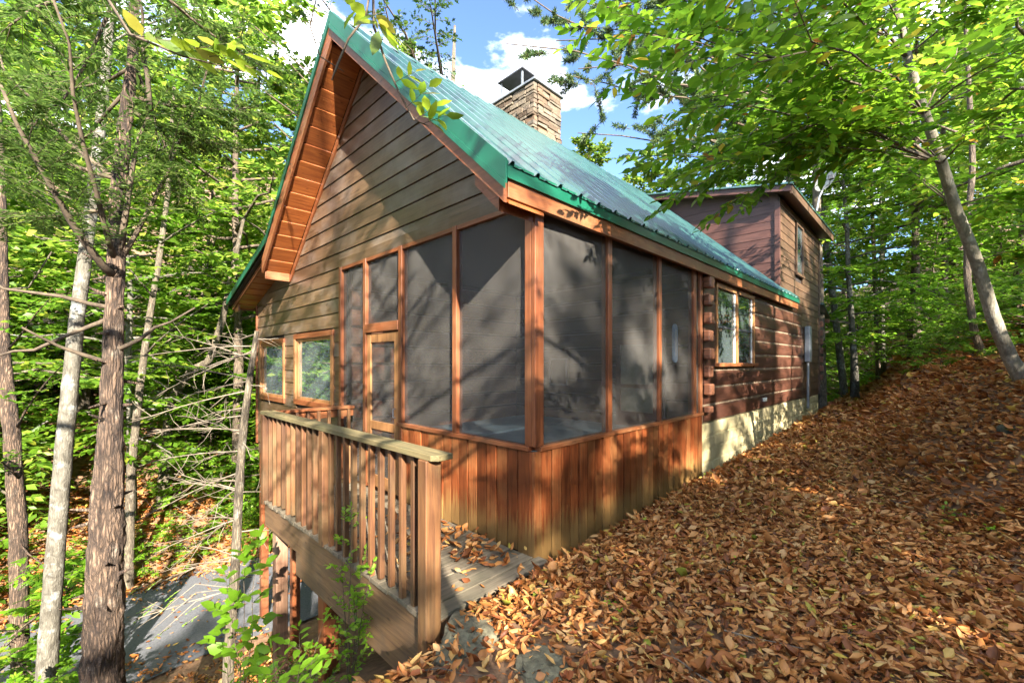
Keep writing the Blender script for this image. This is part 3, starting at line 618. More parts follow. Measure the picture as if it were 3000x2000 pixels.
B().prism([(BE[0] + .1, BE[1] - .11), (LB[0] - .02, LB[1] - .36), (LB[0] - .02, under(LB[0], .11))], 'y', YF + .033, YF + .05).build('barge_filler', MT['winwood'], roof, fixn=True)
# soffit boards, running front to back
def soffit(p0, p1, off, nb, mat, y0=YF + .04, y1=-.032):
    for i in range(nb):
        t0, t1 = i / nb + .0015, (i + 1) / nb - .0015
        a = (p0[0] + (p1[0] - p0[0]) * t0, p0[1] + (p1[1] - p0[1]) * t0 - off); b = (p0[0] + (p1[0] - p0[0]) * t1, p0[1] + (p1[1] - p0[1]) * t1 - off)
        B().prism([a, (b[0], b[1] + .012), (b[0], b[1] + .035), (a[0], a[1] + .035)], 'y', y0, y1).build('soffit_board', mat, roof, fixn=True)
soffit((RI[0] - .05, RI[1] - .05 * SL), LB, .335, 14, MT['soffit'])
soffit((RI[0] + .05, RI[1] - .05 * SR), RE, .335, 13, MT['soffit'])
soffit((BE[0] - .3, under(BE[0] - .3, 0)), (LE[0] + .05, under(LE[0] + .05, 0)), .2, 9, MT['soffit'], YF + .12, .0)
box('soffit_end', MT['trim_y'], roof, LB[0] - .03, LB[0] + .012, YF + .055, -.03, LB[1] - .46, LB[1] - .3, .004)
B().prism([(RE[0] - .12, under(RE[0] - .12, .34)), (RE[0] - .42, under(RE[0] - .42, .34)), (RE[0] - .42, under(RE[0] - .42, .44)), (RE[0] - .12, under(RE[0] - .12, .46))], 'y', YF + .04, -.035).build('eave_return', MT['trim_x'], roof, fixn=True)
# side eave: green drip strip, wood fascia, soffit
box('drip_edge', MT['green_edge'], roof, RE[0] + .0, RE[0] + .022, YF - .0, 9.6, RE[1] - .13, RE[1] - .005)
box('fascia', MT['trim_y'], roof, RE[0] - .05, RE[0] - .005, YF + .035, 9.58, RE[1] - .27, RE[1] - .06, .004)
box('eave_soffit', MT['trim_y'], roof, -.06, RE[0] - .055, .1, 9.55, RE[1] - .2, RE[1] - .17)
box('left_fascia', MT['trim_y'], roof, LE[0] + .03, LE[0] + .07, YF + .14, YB + .3, LE[1] - .2, LE[1] - .06)
box('left_end_board', MT['trim_x'], roof, LE[0] + .07, XL - .04, YF + .135, YF + .16, LE[1] - .26, LE[1] - .1)
# --- chimney of stacked stones
CX0, CX1, CY0, CY1, CT = -4.64, -3.40, 3.82, 4.71, 7.6
ch = box('chimney', plain('chimney_mortar', (0.1, 0.085, 0.065), (0.16, 0.13, 0.1), 12, .95), cabin, CX0 + .06, CX1 - .06, CY0 + .06, CY1 - .06, 4.9, CT)
rnd = random.Random(21)
def stone(x0, x1, y0, y1, z0, z1):
    j = lambda s=.012: rnd.uniform(-s, s)
    v = []
    for z in (z0, z1):
        for (x, y) in ((x0, y0), (x1, y0), (x1, y1), (x0, y1)): v.append((x + j(), y + j(), z + j(.01)))
    B().add(v, [(0,3,2,1), (4,5,6,7), (0,1,5,4), (1,2,6,5), (2,3,7,6), (3,0,4,7)]).build('stone', MT['stone'], ch, bevel=.012)
z = 5.5; r = 0
while z < CT - .03:
    h = min(rnd.uniform(.055, .12), CT - z)
    # front face
    x = CX0
    while x < CX1 - .05:
        w_ = rnd.uniform(.14, .42); e = min(x + w_, CX1)
        if CX1 - e < .1: e = CX1
        stone(x + .006, e - .006, CY0 - rnd.uniform(0, .035), CY0 + .09, z + .004, z + h - .005); x = e
    y = CY0 + .1
    while y < CY1 - .05:
        w_ = rnd.uniform(.14, .42); e = min(y + w_, CY1)
        if CY1 - e < .1: e = CY1
        stone(CX1 - .09, CX1 + rnd.uniform(0, .035), y + .006, e - .006, z + .004, z + h - .005); y = e
    z += h; r += 1
box('chimney_cap', MT['grey_metal'], ch, CX0 - .05, CX1 + .05, CY0 - .05, CY1 + .05, CT + .005, CT + .05, .005)
hd = box('flue_hood', MT['dark_metal'], ch, -4.56, -3.78, 3.86, 4.62, CT + .47, CT + .5)
for (a_, b_) in ((-4.5, 3.9), (-3.86, 3.9), (-3.86, 4.54), (-4.5, 4.54)): box('hood_strut', MT['grey_metal'], hd, a_, a_ + .035, b_, b_ + .035, CT + .05, CT + .47)
# satellite dish
sdh = thing('satellite_dish', 'grey satellite dish on a bracket at the rear storey eave', 'satellite dish', (.36, 10.5, 5.75))
dv = []; df = []; nr, na = 5, 20
for i in range(nr):
    r_ = .3 * (i + .2) / (nr - .8)
    for k in range(na):
        a = 2 * math.pi * k / na; dv.append((r_ * math.cos(a) * .9, .35 * r_ * r_, r_ * math.sin(a)))
for i in range(nr - 1):
    for k in range(na): df.append((i*na + k, i*na + (k+1) % na, (i+1)*na + (k+1) % na, (i+1)*na + k))
df.append(tuple(range(na)))
do = B().add(dv, df).build('reflector', plain('dish_grey', (0.25, 0.24, 0.2), (0.42, 0.41, 0.36), 12, .6), sdh, smooth=True); do.location = (.2, 0, .6); do.rotation_euler = (R(20), 0, R(150))
B().tube([(0, 0, -.12), (.05, .0, .2), (.18, .03, .55)], [.022] * 3, 8).build('mast', MT['grey_metal'], sdh)
B().tube([(.18, 0, .45), (.3, -.25, .4), (.36, -.42, .48)], [.014] * 3, 6).build('feed_arm', MT['grey_metal'], sdh); B().box(.31, .42, -.5, -.4, .44, .54).build('receiver', MT['dark_metal'], sdh, bevel=.01)
# ------------------------------------------------------------------ deck
deck = thing('entry_deck', 'raised wooden entry deck with slatted railing in front of the porch', 'deck', (0, 0, 0))
DX0, DX1, DY = -3.52, 0.16, -1.2
nb = 26; w_ = (DX1 - DX0) / nb
rnd = random.Random(3)
for i in range(nb):
    a = DX0 + i * w_
    y1_ = -.04 if a < -.03 else .02
    B().box(a + .004, a + w_ - .004, DY - .03 + rnd.uniform(-.008, .012), y1_, -.036 + rnd.uniform(-.003, .003), 0.0 + rnd.uniform(-.003, .003)).build('deck_board', MT['deck'], deck, bevel=.003)
box('rim_beam', MT['rail_x'], deck, DX0, DX1 - .02, DY, DY + .045, -.34, -.04, .006)
box('rim_beam', MT['rail_x'], deck, -2.45, DX1 - .06, DY + .01, DY + .06, -.60, -.345, .006)
box('end_beam', MT['rail_x'], deck, DX1 - .06, DX1 - .018, DY + .05, -.1, -.3, -.04, .006); box('end_beam', MT['rail_x'], deck, DX0, DX0 + .045, DY + .05, -.05, -.34, -.04, .006)
for x in (-2.7, -2.0, -1.3, -.6): box('joist', MT['rail_x'], deck, x, x + .04, DY + .05, -.05, -.3, -.042)
rail = box('railing', MT['rail_x'], deck, DX0 + .02, DX1 - .1, DY + .03, DY + .07, .985, 1.07, .004)
B().add([(DX0 - .03, DY - .045, 1.072), (DX1 + .03, DY - .045, 1.072), (DX1 + .07, DY - .01, 1.072), (DX1 + .07, DY + .11, 1.072), (DX0 - .03, DY + .11, 1.072), (DX0 - .03, DY - .045, 1.112), (DX1 + .03, DY - .045, 1.112), (DX1 + .07, DY - .01, 1.112), (DX1 + .07, DY + .11, 1.112), (DX0 - .03, DY + .11, 1.112)],
        [(4,3,2,1,0), (5,6,7,8,9), (0,1,6,5), (1,2,7,6), (2,3,8,7), (3,4,9,8), (4,0,5,9)]).build('cap_rail', MT['cap'], rail, bevel=.004)
box('bottom_rail', MT['rail_x'], rail, DX0 + .02, DX1 - .1, DY + .03, DY + .07, .05, .13, .004)
PX = [DX0 + .01, -1.66, DX1 - .1]
box('rail_post', MT['rail'], rail, PX[0], PX[0] + .09, DY - .05, DY + .03, -.05, 1.071, .006)
box('rail_post', MT['rail'], rail, PX[1], PX[1] + .09, DY - .052, DY + .028, -.02, 1.071, .006)
box('rail_post', MT['rail'], rail, PX[2], PX[2] + .1, DY - .06, DY + .065, -.33, 1.071, .008)
xs_ = []
x = PX[0] + .17
while x < PX[1] - .05: xs_.append(x); x += .158
x = PX[1] + .135
while x < PX[2] - .06: xs_.append(x); x += .158
for x in xs_:
    box('baluster', MT['rail'], rail, x, x + .042, DY - .014, DY + .028, .0 + rnd.uniform(-.03, .03), 1.07, .004)
# return rail to the wall
ret = box('return_rail', MT['trim_y'], deck, DX0 - .03, DX0 + .1, DY + .12, -.06, 1.07, 1.108, .004)
box('rail', MT['trim_y'], ret, DX0 + .02, DX0 + .06, DY + .12, -.06, .96, 1.065, .004)
for k in range(7): box('baluster', MT['rail'], ret, DX0 + .06, DX0 + .1, DY + .2 + k * .14, DY + .24 + k * .14, 0.0, 1.065, .004)
MT['post_pale'] = wood('sun_bleached_post', (0.14, 0.06, 0.03), (0.3, 0.17, 0.1), 'z', 0.7, (0.3, 0.24, 0.16), 0.5, vary=.1)
for (x, y, s_, m_) in ((-3.46, -1.13, .145, 'post_pale'), (-2.28, -1.02, .17, 'trim_z')):
    box('support_post', MT[m_], deck, x, x + s_, y, y + s_, hz(x, y) - .4, -.345, .015)
posts = [(-8.36, .03, 'trim_z'), (-6.6, .1, 'trim_z'), (-4.9, .1, 'rail'), (-3.6, .1, 'post_pale'), (-8.36, 3.5, 'trim_z'), (-8.36, 7, 'trim_z'), (-5.5, 3.5, 'trim_z')]
for (x, y, m_) in posts:
    box('stilt_post', MT[m_], cabin, x, x + .15, y, y + .15, hz(x, y) - .4, -.305, .01)
box('floor_beam', MT['trim_x'], cabin, XL, -.3, .025, .12, -.304, -.065)
# ------------------------------------------------------------------ leaves, litter and rocks
TINY = (np.array([(0,0,0),(.45,.5,.12),(1,0,-.04),(.45,-.5,.12)], float), np.array([(0,2,1),(0,3,2)]))
BROAD = (np.array([(0,0,0),(.3,.42,.07),(.66,.36,.05),(1,0,-.12),(.66,-.36,.05),(.3,-.42,.07),(.32,0,0),(.66,0,-.03)], float),
         np.array([(0,6,1),(0,5,6),(6,7,2),(6,2,1),(6,5,4),(6,4,7),(7,3,2),(7,4,3)]))
OAK = (np.array([(0,0,0),(.3,.12,.03),(.35,.42,.08),(.5,.15,.03),(.62,.48,.08),(.75,.14,.0),(1,0,-.1),(.75,-.14,0),(.62,-.48,.08),(.5,-.15,.03),(.35,-.42,.08),(.3,-.12,.03)], float),
       np.array([(0,11,1),(1,11,9),(1,9,3),(1,3,2),(11,10,9),(3,9,7),(3,7,5),(3,5,4),(9,8,7),(5,7,6)]))
NEED = (np.array([(0,0,0),(.5,.5,0),(1,0,0),(.5,-.5,0)], float), np.array([(0,2,1),(0,3,2)]))
def unit(a): return a / (np.linalg.norm(a, axis=-1, keepdims=True) + 1e-9)
def leaves(name, P, D, Nn, Ln, Wd, tmpl, mat, curl=None, smooth=False):
    P = np.asarray(P, float); D = unit(np.asarray(D, float)); Nn = np.asarray(Nn, float)
    Nn = unit(Nn - D * (Nn * D).sum(1, keepdims=True)); Sd = np.cross(Nn, D)
    T, F = tmpl; n = len(P); k = len(T)
    c = np.ones(n) if curl is None else curl
    V = P[:, None, :] + (T[None, :, 0] * Ln[:, None])[..., None] * D[:, None, :] + (T[None, :, 1] * Wd[:, None])[..., None] * Sd[:, None, :] + (T[None, :, 2] * (Wd * c)[:, None])[..., None] * Nn[:, None, :]
    Fx = (F[None] + (np.arange(n) * k)[:, None, None]).reshape(-1, 3)
    return fast_mesh(name, V.reshape(-1, 3), Fx, mat, smooth)
LIT = (np.array([(0,0,.1),(.28,.42,.42),(.62,.38,.5),(1,.05,.5),(.66,-.36,.3),(.28,-.42,.25),(.3,0,0),(.64,.02,.05)], float), BROAD[1])
def scatter(rng, n, xr, yr, wt=None):
    x = rng.uniform(*xr, n); y = rng.uniform(*yr, n)
    if wt is not None:
        k = rng.random(n) < wt(x, y); x, y = x[k], y[k]
    return x, y
def litter_arrays(rng, x, y, size, z=None, lift=.012):
    n = len(x); zz = (height(x, y) if z is None else z) + rng.uniform(0, 1, n) ** 2 * .045 + lift
    az = rng.uniform(0, 2*np.pi, n); tilt = rng.normal(0, .28, n)
    D = np.stack([np.cos(az) * np.cos(tilt), np.sin(az) * np.cos(tilt), np.sin(tilt)], 1)
    Nn = np.stack([rng.normal(0, .38, n), rng.normal(0, .38, n), np.ones(n)], 1)
    flip = rng.random(n) < .35; Nn[flip] *= -1
    zz = zz + np.where(flip, .02, 0)
    Ln = size * rng.lognormal(.05, .2, n); Wd = Ln * np.where(rng.random(n) < .14, rng.uniform(.6, .9, n), rng.uniform(.28, .5, n))
    return np.stack([x, y, zz], 1), D, Nn, Ln, Wd, rng.uniform(.2, 2.1, n)
rng = np.random.default_rng(7)
def on_ground(x, y):
    ok = ~((x > -8.5) & (x < .05) & (y > -.03) & (y < 13.05))
    ok &= ~((x > DX0) & (x < DX1) & (y > DY - .02) & (y < 0))
    return ok
def bare(x, y):                               # thin cover where sand and rock show near the deck
    b = np.exp(-((x - .75) ** 2 + (y + 1.25) ** 2) / .35) + .45*np.exp(-((x - 1.6) ** 2 + (y + .2) ** 2) / .08) + .4*np.exp(-((x - 1.1) ** 2 + (y + .5) ** 2) / .03)
    return np.clip(1 - .8 * b, .2, 1)
sets = []
for n, xr, yr, size in ((34000, (-.2, 4.2), (-2.4, 3.2), .067), (27000, (0, 5.2), (2.5, 9), .08), (14000, (-1.5, 7), (9, 22), .15), (4000, (-6, 9), (22, 40), .3),
                        (12000, (-7.3, .6), (-5, 1.5), .085), (9000, (-24, -11.7), (-10, 16), .2), (12000, (-16.5, -11.6), (-6, 8), .14), (16000, (-.2, 4.2), (-2.4, 4.5), .04), (4000, (-11.9, -7.5), (-4, 5), .09)):
    x, y = scatter(rng, n, xr, yr, lambda x, y: on_ground(x, y) * bare(x, y))
    if xr == (-11.9, -7.5): 
        k = rng.random(len(x)) < np.clip(.12 + np.exp(-((x + 7.6) / .5) ** 2) + .7*np.exp(-((x + 11.7) / .4) ** 2), 0, 1); x, y = x[k], y[k]
        sets.append(litter_arrays(rng, x, y, size, np.full(len(x), -4.0), .004)); continue
    sets.append(litter_arrays(rng, x, y, size))
cat = [np.concatenate([s[i] for s in sets]) for i in range(6)]
# the 300 nearest leaves in view are pieces of their own
dcam = np.linalg.norm(cat[0] - CAM, axis=1) - cat[3] * 8
v = cat[0][:, :2] - CAM[:2]; dep = v @ XC[1] if False else v[:, 0] * XC[1] + v[:, 1] * YC[1]; lat = v[:, 0] * XC[0] + v[:, 1] * YC[0]
inv = (dep > .5) & (np.abs(lat / np.maximum(dep, .1)) < 1.17) & ((cat[0][:, 2] - CAM[2]) / np.maximum(dep, .1) > -.735)
order = np.argsort(np.where(inv, dcam, 1e6))[:280]
mask = np.ones(len(dcam), bool); mask[order] = False
lit = put(bpy.data.objects.new('leaf_litter', leaves('leaf_litter', *[c[mask] for c in cat[:5]], LIT, MT['litter'], cat[5][mask])), ground, kind='stuff')
tint = [(0.36, 0.13, 0.036), (0.24, 0.07, 0.02), (0.46, 0.22, 0.08), (0.4, 0.16, 0.048), (0.53, 0.31, 0.1), (0.3, 0.09, 0.028), (0.42, 0.18, 0.06)]
lm = [leafmat('dry_leaf_%d' % i, [(0, c), (1, c)], .12, .55, 1.2) for i, c in enumerate(tint)]
for q, i in enumerate(order):
    s = slice(i, i + 1)
    put(bpy.data.objects.new('leaf', leaves('leaf', *[c[s] for c in cat[:5]], LIT, lm[q % 7 if q % 11 else 4], cat[5][s])), ground)
rg = np.random.default_rng(77)
for i in range(26):
    x = rg.uniform(.5, 3.0); y = rg.uniform(-1.6, 5); a = rg.uniform(0, 6.28); ln = rg.uniform(.12, .42); t = np.linspace(-.5, .5, 5)
    xx_ = x + np.cos(a) * ln * t + rg.normal(0, .012, 5); yy_ = y + np.sin(a) * ln * t + rg.normal(0, .012, 5)
    B().tube(np.stack([xx_, yy_, height(xx_, yy_) + .055 + rg.normal(0, .008, 5)], 1), np.linspace(.005, .002, 5), 5).build('twig', MT['twig'] if i % 2 else MT['darktwig'], ground)
# leaves lying on the deck
rng = np.random.default_rng(17)
n = 240; xx = rng.normal(-.45, .6, n); yy2 = rng.normal(-.35, .25, n); k = (xx > -3.3) & (xx < .1) & (yy2 > -1.1) & (yy2 < -.08); xx, yy2 = xx[k], yy2[k]
xb = rng.uniform(-2.0, .05, 26); yb = rng.uniform(-1.1, -.8, 26)
xx = np.concatenate([xx, xb]); yy2 = np.concatenate([yy2, yb])
a = litter_arrays(rng, xx, yy2, .085, np.full(len(xx), .004), .004)
put(bpy.data.objects.new('deck_leaf_litter', leaves('deck_leaf_litter', *a[:5], LIT, MT['litter'], a[5])), None, 'brown fallen leaves scattered over the deck boards', 'fallen leaves', kind='stuff')
def rock(name, loc, sx, sy, sz, seed, mat, label, group=None):
    import bmesh
    r_ = np.random.default_rng(seed); bm = bmesh.new(); bmesh.ops.create_icosphere(bm, subdivisions=4, radius=1)
    ph = r_.uniform(0, 6, (12,)); kk = r_.normal(0, 1, (12, 3)) * np.linspace(1.2, 7, 12)[:, None]
    for v_ in bm.verts:
        p = np.array(v_.co); d_ = sum(np.sin(kk[i] @ p + ph[i]) * .16 / (1 + i * .45) for i in range(12))
        p = p * (1 + d_); p[2] = np.sign(p[2]) * abs(p[2]) ** .7 if p[2] > 0 else p[2]
        v_.co = (p[0]*sx, p[1]*sy, p[2]*sz)
    me = bpy.data.meshes.new(name); bm.to_mesh(me); bm.free(); me.materials.append(mat)
    o = bpy.data.objects.new(name, me); o.location = loc; return put(o, None, label, 'rock', group)
p = ground_at(1075, 1450); rock('flat_rock', (p[0], p[1], p[2] - .01), .22, .17, .07, 1, MT['rock'], 'pale flat lichen-spotted rock at the corner of the deck')
p = ground_at(1030, 1505); rock('flat_rock', (p[0], p[1], p[2] - .03), .11, .1, .08, 5, MT['rock'], 'small pale rock tucked under the larger flat rock by the deck')
p = ground_at(1240, 1530); rock('flat_rock', (p[0], p[1], p[2] - .0), .16, .13, .045, 8, MT['rock'], 'low flat grey stone half covered by leaves in the foreground')
for i, (px, py, s_) in enumerate(((2322, 985, .1),)):
    p = ground_at(px, py); rock('bank_rock', (p[0], p[1], p[2] - .03), s_, s_ * .8, s_ * .7, 11 + i, MT['rubble'], ['dark mossy rock sticking out of the right bank', 'rightmost dark rock low in the leafy bank', 'smaller dark rock higher in the leafy bank'][i])
# ------------------------------------------------------------------ trees
class Tree:
    def __init__(s, seed): s.r = np.random.default_rng(seed); s.P = []; s.D = []; s.N = []; s.L = []; s.W = []; s.wood = B()
    def twig(s, p0, d, length, n, leafL, ratio=.55, droop=.15, flat=.35, r0=.006, spread=.9, wood=True):
        r = s.r; d = unit(np.asarray(d, float)); t = np.linspace(.08, 1, n)
        sag = np.array([0, 0, -1.0]) * droop * length
        pts = p0 + np.outer(t, d) * length + np.outer(t ** 2, sag) * .6
        side = np.cross(d, [0, 0, 1.0]); side = unit(side + 1e-6); sg = np.where(np.arange(n) % 2, 1.0, -1.0)
        D = d[None] * .75 + sg[:, None] * side[None] * spread + r.normal(0, .22, (n, 3)); D[:, 2] -= droop * 1.2
        D[-1] = d + r.normal(0, .2, 3)
        Nn = np.array([0, 0, 1.0]) + r.normal(0, flat, (n, 3))
        s.P.append(pts); s.D.append(D); s.N.append(Nn); l = leafL * r.lognormal(0, .2, n); s.L.append(l); s.W.append(l * ratio * r.uniform(.85, 1.15, n))
        if wood: s.wood.tube([p0, p0 + d * length * .5 + sag * .15, p0 + d * length + sag * .6], [r0, r0 * .7, r0 * .3], 4, cap=False)
    def limb(s, pts, r0, ntw, tl, nl, leafL, start=.2, droop=.12, ratio=.55, flat=.35, k=5, twr=.006, ang=.95, updown=.12, wood=True, r1=None):
        pts = np.asarray(pts, float); r = s.r; n = len(pts)
        s.wood.tube(pts, np.linspace(r0, r1 or r0 * .25, n), k)
        seg = np.linalg.norm(np.diff(pts, axis=0), axis=1); cum = np.concatenate([[0], np.cumsum(seg)]) / seg.sum()
        tl_ = seg.sum()
        for i in range(ntw):
            t = start + (1 - start) * (i + r.uniform(.1, .9)) / ntw
            p = np.array([np.interp(t, cum, pts[:, a]) for a in range(3)]); j = min(np.searchsorted(cum, t), n - 1); d = unit(pts[j] - pts[j - 1])
            sd_ = unit(np.cross(d, [0, 0, 1.0]) + 1e-6) * (1 if i % 2 else -1)
            dd = d * math.cos(ang) + sd_ * math.sin(ang) + np.array([0, 0, r.normal(0, updown)]) + r.normal(0, .15, 3)
            s.twig(p, dd, tl * (1.15 - .55 * t) * r.uniform(.7, 1.3), nl, leafL, ratio, droop, flat, twr, wood=wood)
        s.twig(pts[-1], pts[-1] - pts[-2], tl * .7, nl, leafL, ratio, droop, flat, twr, wood=wood)
    def leafmesh(s, name, tmpl, mat):
        return leaves(name, np.concatenate(s.P), np.concatenate(s.D), np.concatenate(s.N), np.concatenate(s.L), np.concatenate(s.W), tmpl, mat)
def trunk_pts(r, H, n=9, wobble=.12, lean=(0, 0)):
    t = np.linspace(0, 1, n); x = lean[0] * t + np.cumsum(r.normal(0, wobble, n)) * t; y = lean[1] * t + np.cumsum(r.normal(0, wobble, n)) * t
    return np.stack([x, y, H * t - .3 * (t == 0)], 1)
def broad_tree(seed, H, r0, z0, Rc, nlimb, ntw, nl, leafL, mat, barkm, tmpl=TINY, rise=.35, tl=None, lean=(0, 0), twigwood=False, wob=.12, profile=None):
    """returns meshes (trunk, branches, crown) in local coordinates"""
    T = Tree(seed); r = T.r; tp = trunk_pts(r, H, lean=lean, wobble=wob)
    tb = B(); tt = np.linspace(0, 1, len(tp)); rad = r0 * (1 - .93 * tt); rad[0] *= 1.35
    tb.tube(tp, rad, 10, r, .05)
    ga = r.uniform(0, 6)
    for i in range(nlimb):
        f = (i + r.uniform(0, 1)) / nlimb; z = z0 + (H - z0) * f; base = np.array([np.interp(z, tp[:, 2], tp[:, a]) for a in range(3)]); base[2] = z
        prof = profile(f) if profile else (1 - .75 * max(0, f - .35) / .65) * (.7 + .3 * min(1, f / .25))
        ln = Rc * prof * r.uniform(.65, 1.15); ga += 2.4 + r.normal(0, .3)
        el = rise * (.3 + 1.2 * f) + r.normal(0, .1); t = np.linspace(0, 1, 5)
        hd_ = np.array([math.cos(ga), math.sin(ga), 0])
        pts = base + np.outer(t, hd_) * ln + np.outer(t * el - .25 * t ** 2 * (1 - f), [0, 0, ln]) + r.normal(0, .05 * ln, (5, 3)) * t[:, None]
        T.limb(pts, r0 * .28 * (1.1 - f) + .012, ntw, (tl or ln * .42), nl, leafL, .22, wood=twigwood, flat=.45, droop=.18)
    for a_ in range(7): T.twig(tp[-1] - [0, 0, .12 * a_], [math.cos(a_ * 2.4), math.sin(a_ * 2.4), .5], (tl or Rc * .3) * .8, nl, leafL, wood=False, flat=.5)
    return tb.mesh('trunk', barkm, True), T.wood.mesh('branches', barkm, True), T.leafmesh('crown', tmpl, mat)
def place(meshes, name, loc, rz, sc, label, group=None, cat='tree', names=('trunk', 'branches', 'crown'), tilt=(0, 0)):
    o = thing(name, label, cat, loc, group); o.rotation_euler = (tilt[0], tilt[1], rz); o.scale = (sc, sc, sc)
    for m, nm in zip(meshes, names):
        if m is None: continue
        c = put(bpy.data.objects.new(nm, m), o)
        if nm == 'crown': c['kind'] = 'stuff'
    return o
full = lambda f: 1.0 - .6 * max(0, f - .5)
V_T = [broad_tree(101, 15, .17, 3.5, 3.4, 50, 12, 14, .21, MT['leaf_bg'], MT['bark_grey']),
       broad_tree(102, 17, .15, 5.0, 3.0, 50, 12, 14, .21, MT['leaf_bg'], MT['bark_brown']),
       broad_tree(103, 13, .12, 2.2, 3.2, 52, 12, 14, .19, MT['leaf_us'], MT['bark_pale'])]
V_U = [broad_tree(111, 4.6, .035, .5, 1.7, 30, 8, 10, .12, MT['leaf_us'], MT['bark_brown'], rise=.25, tmpl=BROAD),
       broad_tree(112, 3.6, .03, .3, 1.5, 28, 8, 10, .11, MT['leaf_us'], MT['bark_grey'], rise=.2, tmpl=BROAD),
       broad_tree(113, 1.7, .015, .1, 1.0, 22, 7, 9, .10, MT['leaf_us'], MT['bark_brown'], rise=.4, tmpl=BROAD)]
rng = np.random.default_rng(55)
def clear(x, y):
    return not ((-9.6 < x < 1.0) and (-2.5 < y < 14.4)) and not (-12.3 < x < -7.2) and not (0 <= x < 3.4 and -4 < y < 15)
# --- woods left of the cabin, across the driveway
LT = [(-13.2, -5.2, 0), (-14.5, -2.2, 2), (-13.4, 1.0, 1), (-15.5, 3.2, 0), (-13.3, 5.5, 2), (-16.5, 7.5, 1), (-18, 0, 0), (-17.5, -5, 1), (-20, 4, 2), (-21, -2.5, 0), (-19.5, 9, 0), (-14.2, 9.8, 0), (-23, 1.5, 1), (-24, 7, 0), (-25, -6, 1), (-28, 2, 0), (-27, 11, 1), (-22, 14, 0), (-16, 14, 2), (-31, -3, 0), (-33, 7, 1), (-14, -8.5, 1), (-17, -11, 0), (-22, -10, 2), (-29, -10, 0), (-12.8, -12, 0), (-20, -16, 1), (-8.5, -13, 0), (-36, 15, 0), (-30, 18, 1), (-38, -8, 1), (-24, 20, 0), (-5.5, -14, 2), (1, -19, 0)]
for i, (x, y, k) in enumerate(LT):
    x += rng.uniform(-.5, .5); y += rng.uniform(-.5, .5)
    place(V_T[k], 'woodland_tree', (x, y, hz(x, y)), rng.uniform(0, 6.28), rng.uniform(.85, 1.2), ('tall grey-barked leafy tree', 'tall brown-barked leafy tree', 'pale-barked leafy tree branching low')[k] + (' at the foot of the slope across the driveway' if x > -16 else ' higher up the wooded slope beyond the driveway'), 'trees in the woods left of the cabin', tilt=rng.normal(0, .03, 2))
for i in range(130):
    x = -12.5 - 13 * rng.random() ** 1.6; y = rng.uniform(-13, 17)
    if x > -15 and -2.5 < y < 5 and rng.random() < .75: continue
    place(V_U[int(rng.integers(0, 3))], 'understory_sapling', (x, y, hz(x, y)), rng.uniform(0, 6.28), rng.uniform(.9, 1.5) * (1.5 if x < -16.5 else 1), 'low leafy green sapling under the trees across the driveway', 'saplings left of the cabin', 'sapling')
for (x, y) in ((-12.6, -1.6), (-13.2, .4), (-12.7, 2.1), (-13.8, 3.3), (-12.5, 3.9), (-14.2, -.8), (-12.4, -3.4), (-13.6, 1.6), (-14.6, 2.4), (-12.3, 1.2), (-12.5, -.6), (-13.3, -1.9), (-12.9, 3.0), (-13.9, .7), (-12.2, 4.8), (-14.4, 4.2), (-13.1, -2.8), (-12.4, 2.8), (-14.9, .2)):
    place(V_U[2], 'slope_seedling', (x, y, hz(x, y)), rng.uniform(0, 6.28), rng.uniform(.5, 1.0), 'small leafy plant on the leaf-covered slope just beyond the driveway', 'small plants on the slope', 'plant')
for (px, py, d, sc_, lab) in ((30, 1500, 6.0, .62, 'leafy green plant at the foot of the far-left trunk'), (175, 1520, 5.6, .5, 'leafy plant between the pale trunk and the hemlock'), (-40, 1300, 6.6, .9, 'leafy shrub cut by the left edge of the view')):
    p = at(px, py, d); place(V_U[2], 'edge_plant', (p[0], p[1], hz(p[0], p[1])), px * .1, sc_ * 1.4, lab, None, 'plant')
# --- woods behind and right of the cabin
RT = [(-3.4, 15.8, 2), (-7, 16, 0), (.6, 15.6, 2), (2.0, 17, 1), (-1.5, 19, 0), (4.6, 14.5, 0), (.8, 22.5, 2), (4.5, 20, 1), (-4.5, 18, 0), (7, 17, 2), (3, 27, 0), (-2, 27, 1), (7.5, 24, 0), (-8, 22, 2), (6, 31, 1), (0, 34, 0), (10, 30, 0), (-6, 33, 1), (4, 38, 0), (-12, 19, 0), (-11, 28, 0), (10, 38, 1), (-3, 42, 0)]
for i, (x, y, k) in enumerate(RT):
    place(V_T[k], 'woodland_tree', (x, y, hz(x, y)), rng.uniform(0, 6.28), rng.uniform(.85, 1.2), ('tall grey-barked leafy tree', 'tall brown-barked leafy tree', 'pale-barked leafy tree branching low')[k] + (' close behind the cabin' if y < 21 else ' deep in the woods behind the cabin'), 'trees in the woods behind the cabin', tilt=rng.normal(0, .03, 2))
for i in range(60):
    x = rng.uniform(-6, 11); y = rng.uniform(16, 34)
    if x < 4 and y < 17.5: continue
    place(V_U[int(rng.integers(0, 3))], 'understory_sapling', (x, y, hz(x, y)), rng.uniform(0, 6.28), rng.uniform(.8, 1.4), 'low leafy green sapling under the trees behind the cabin', 'saplings behind the cabin', 'sapling')
for i, (x, y, k) in enumerate(((3.6, 9.0, 2), (4.4, 10.6, 1), (3.1, 12.4, 2), (5.0, 5.6, 2), (2.6, 14.8, 2), (4.9, 12.8, 0))):
    place(V_U[k], 'bank_sapling', (x, y, hz(x, y)), rng.uniform(0, 6.28), rng.uniform(.8, 1.1), 'leafy sapling growing on the bank right of the path', 'saplings on the right bank', 'sapling')
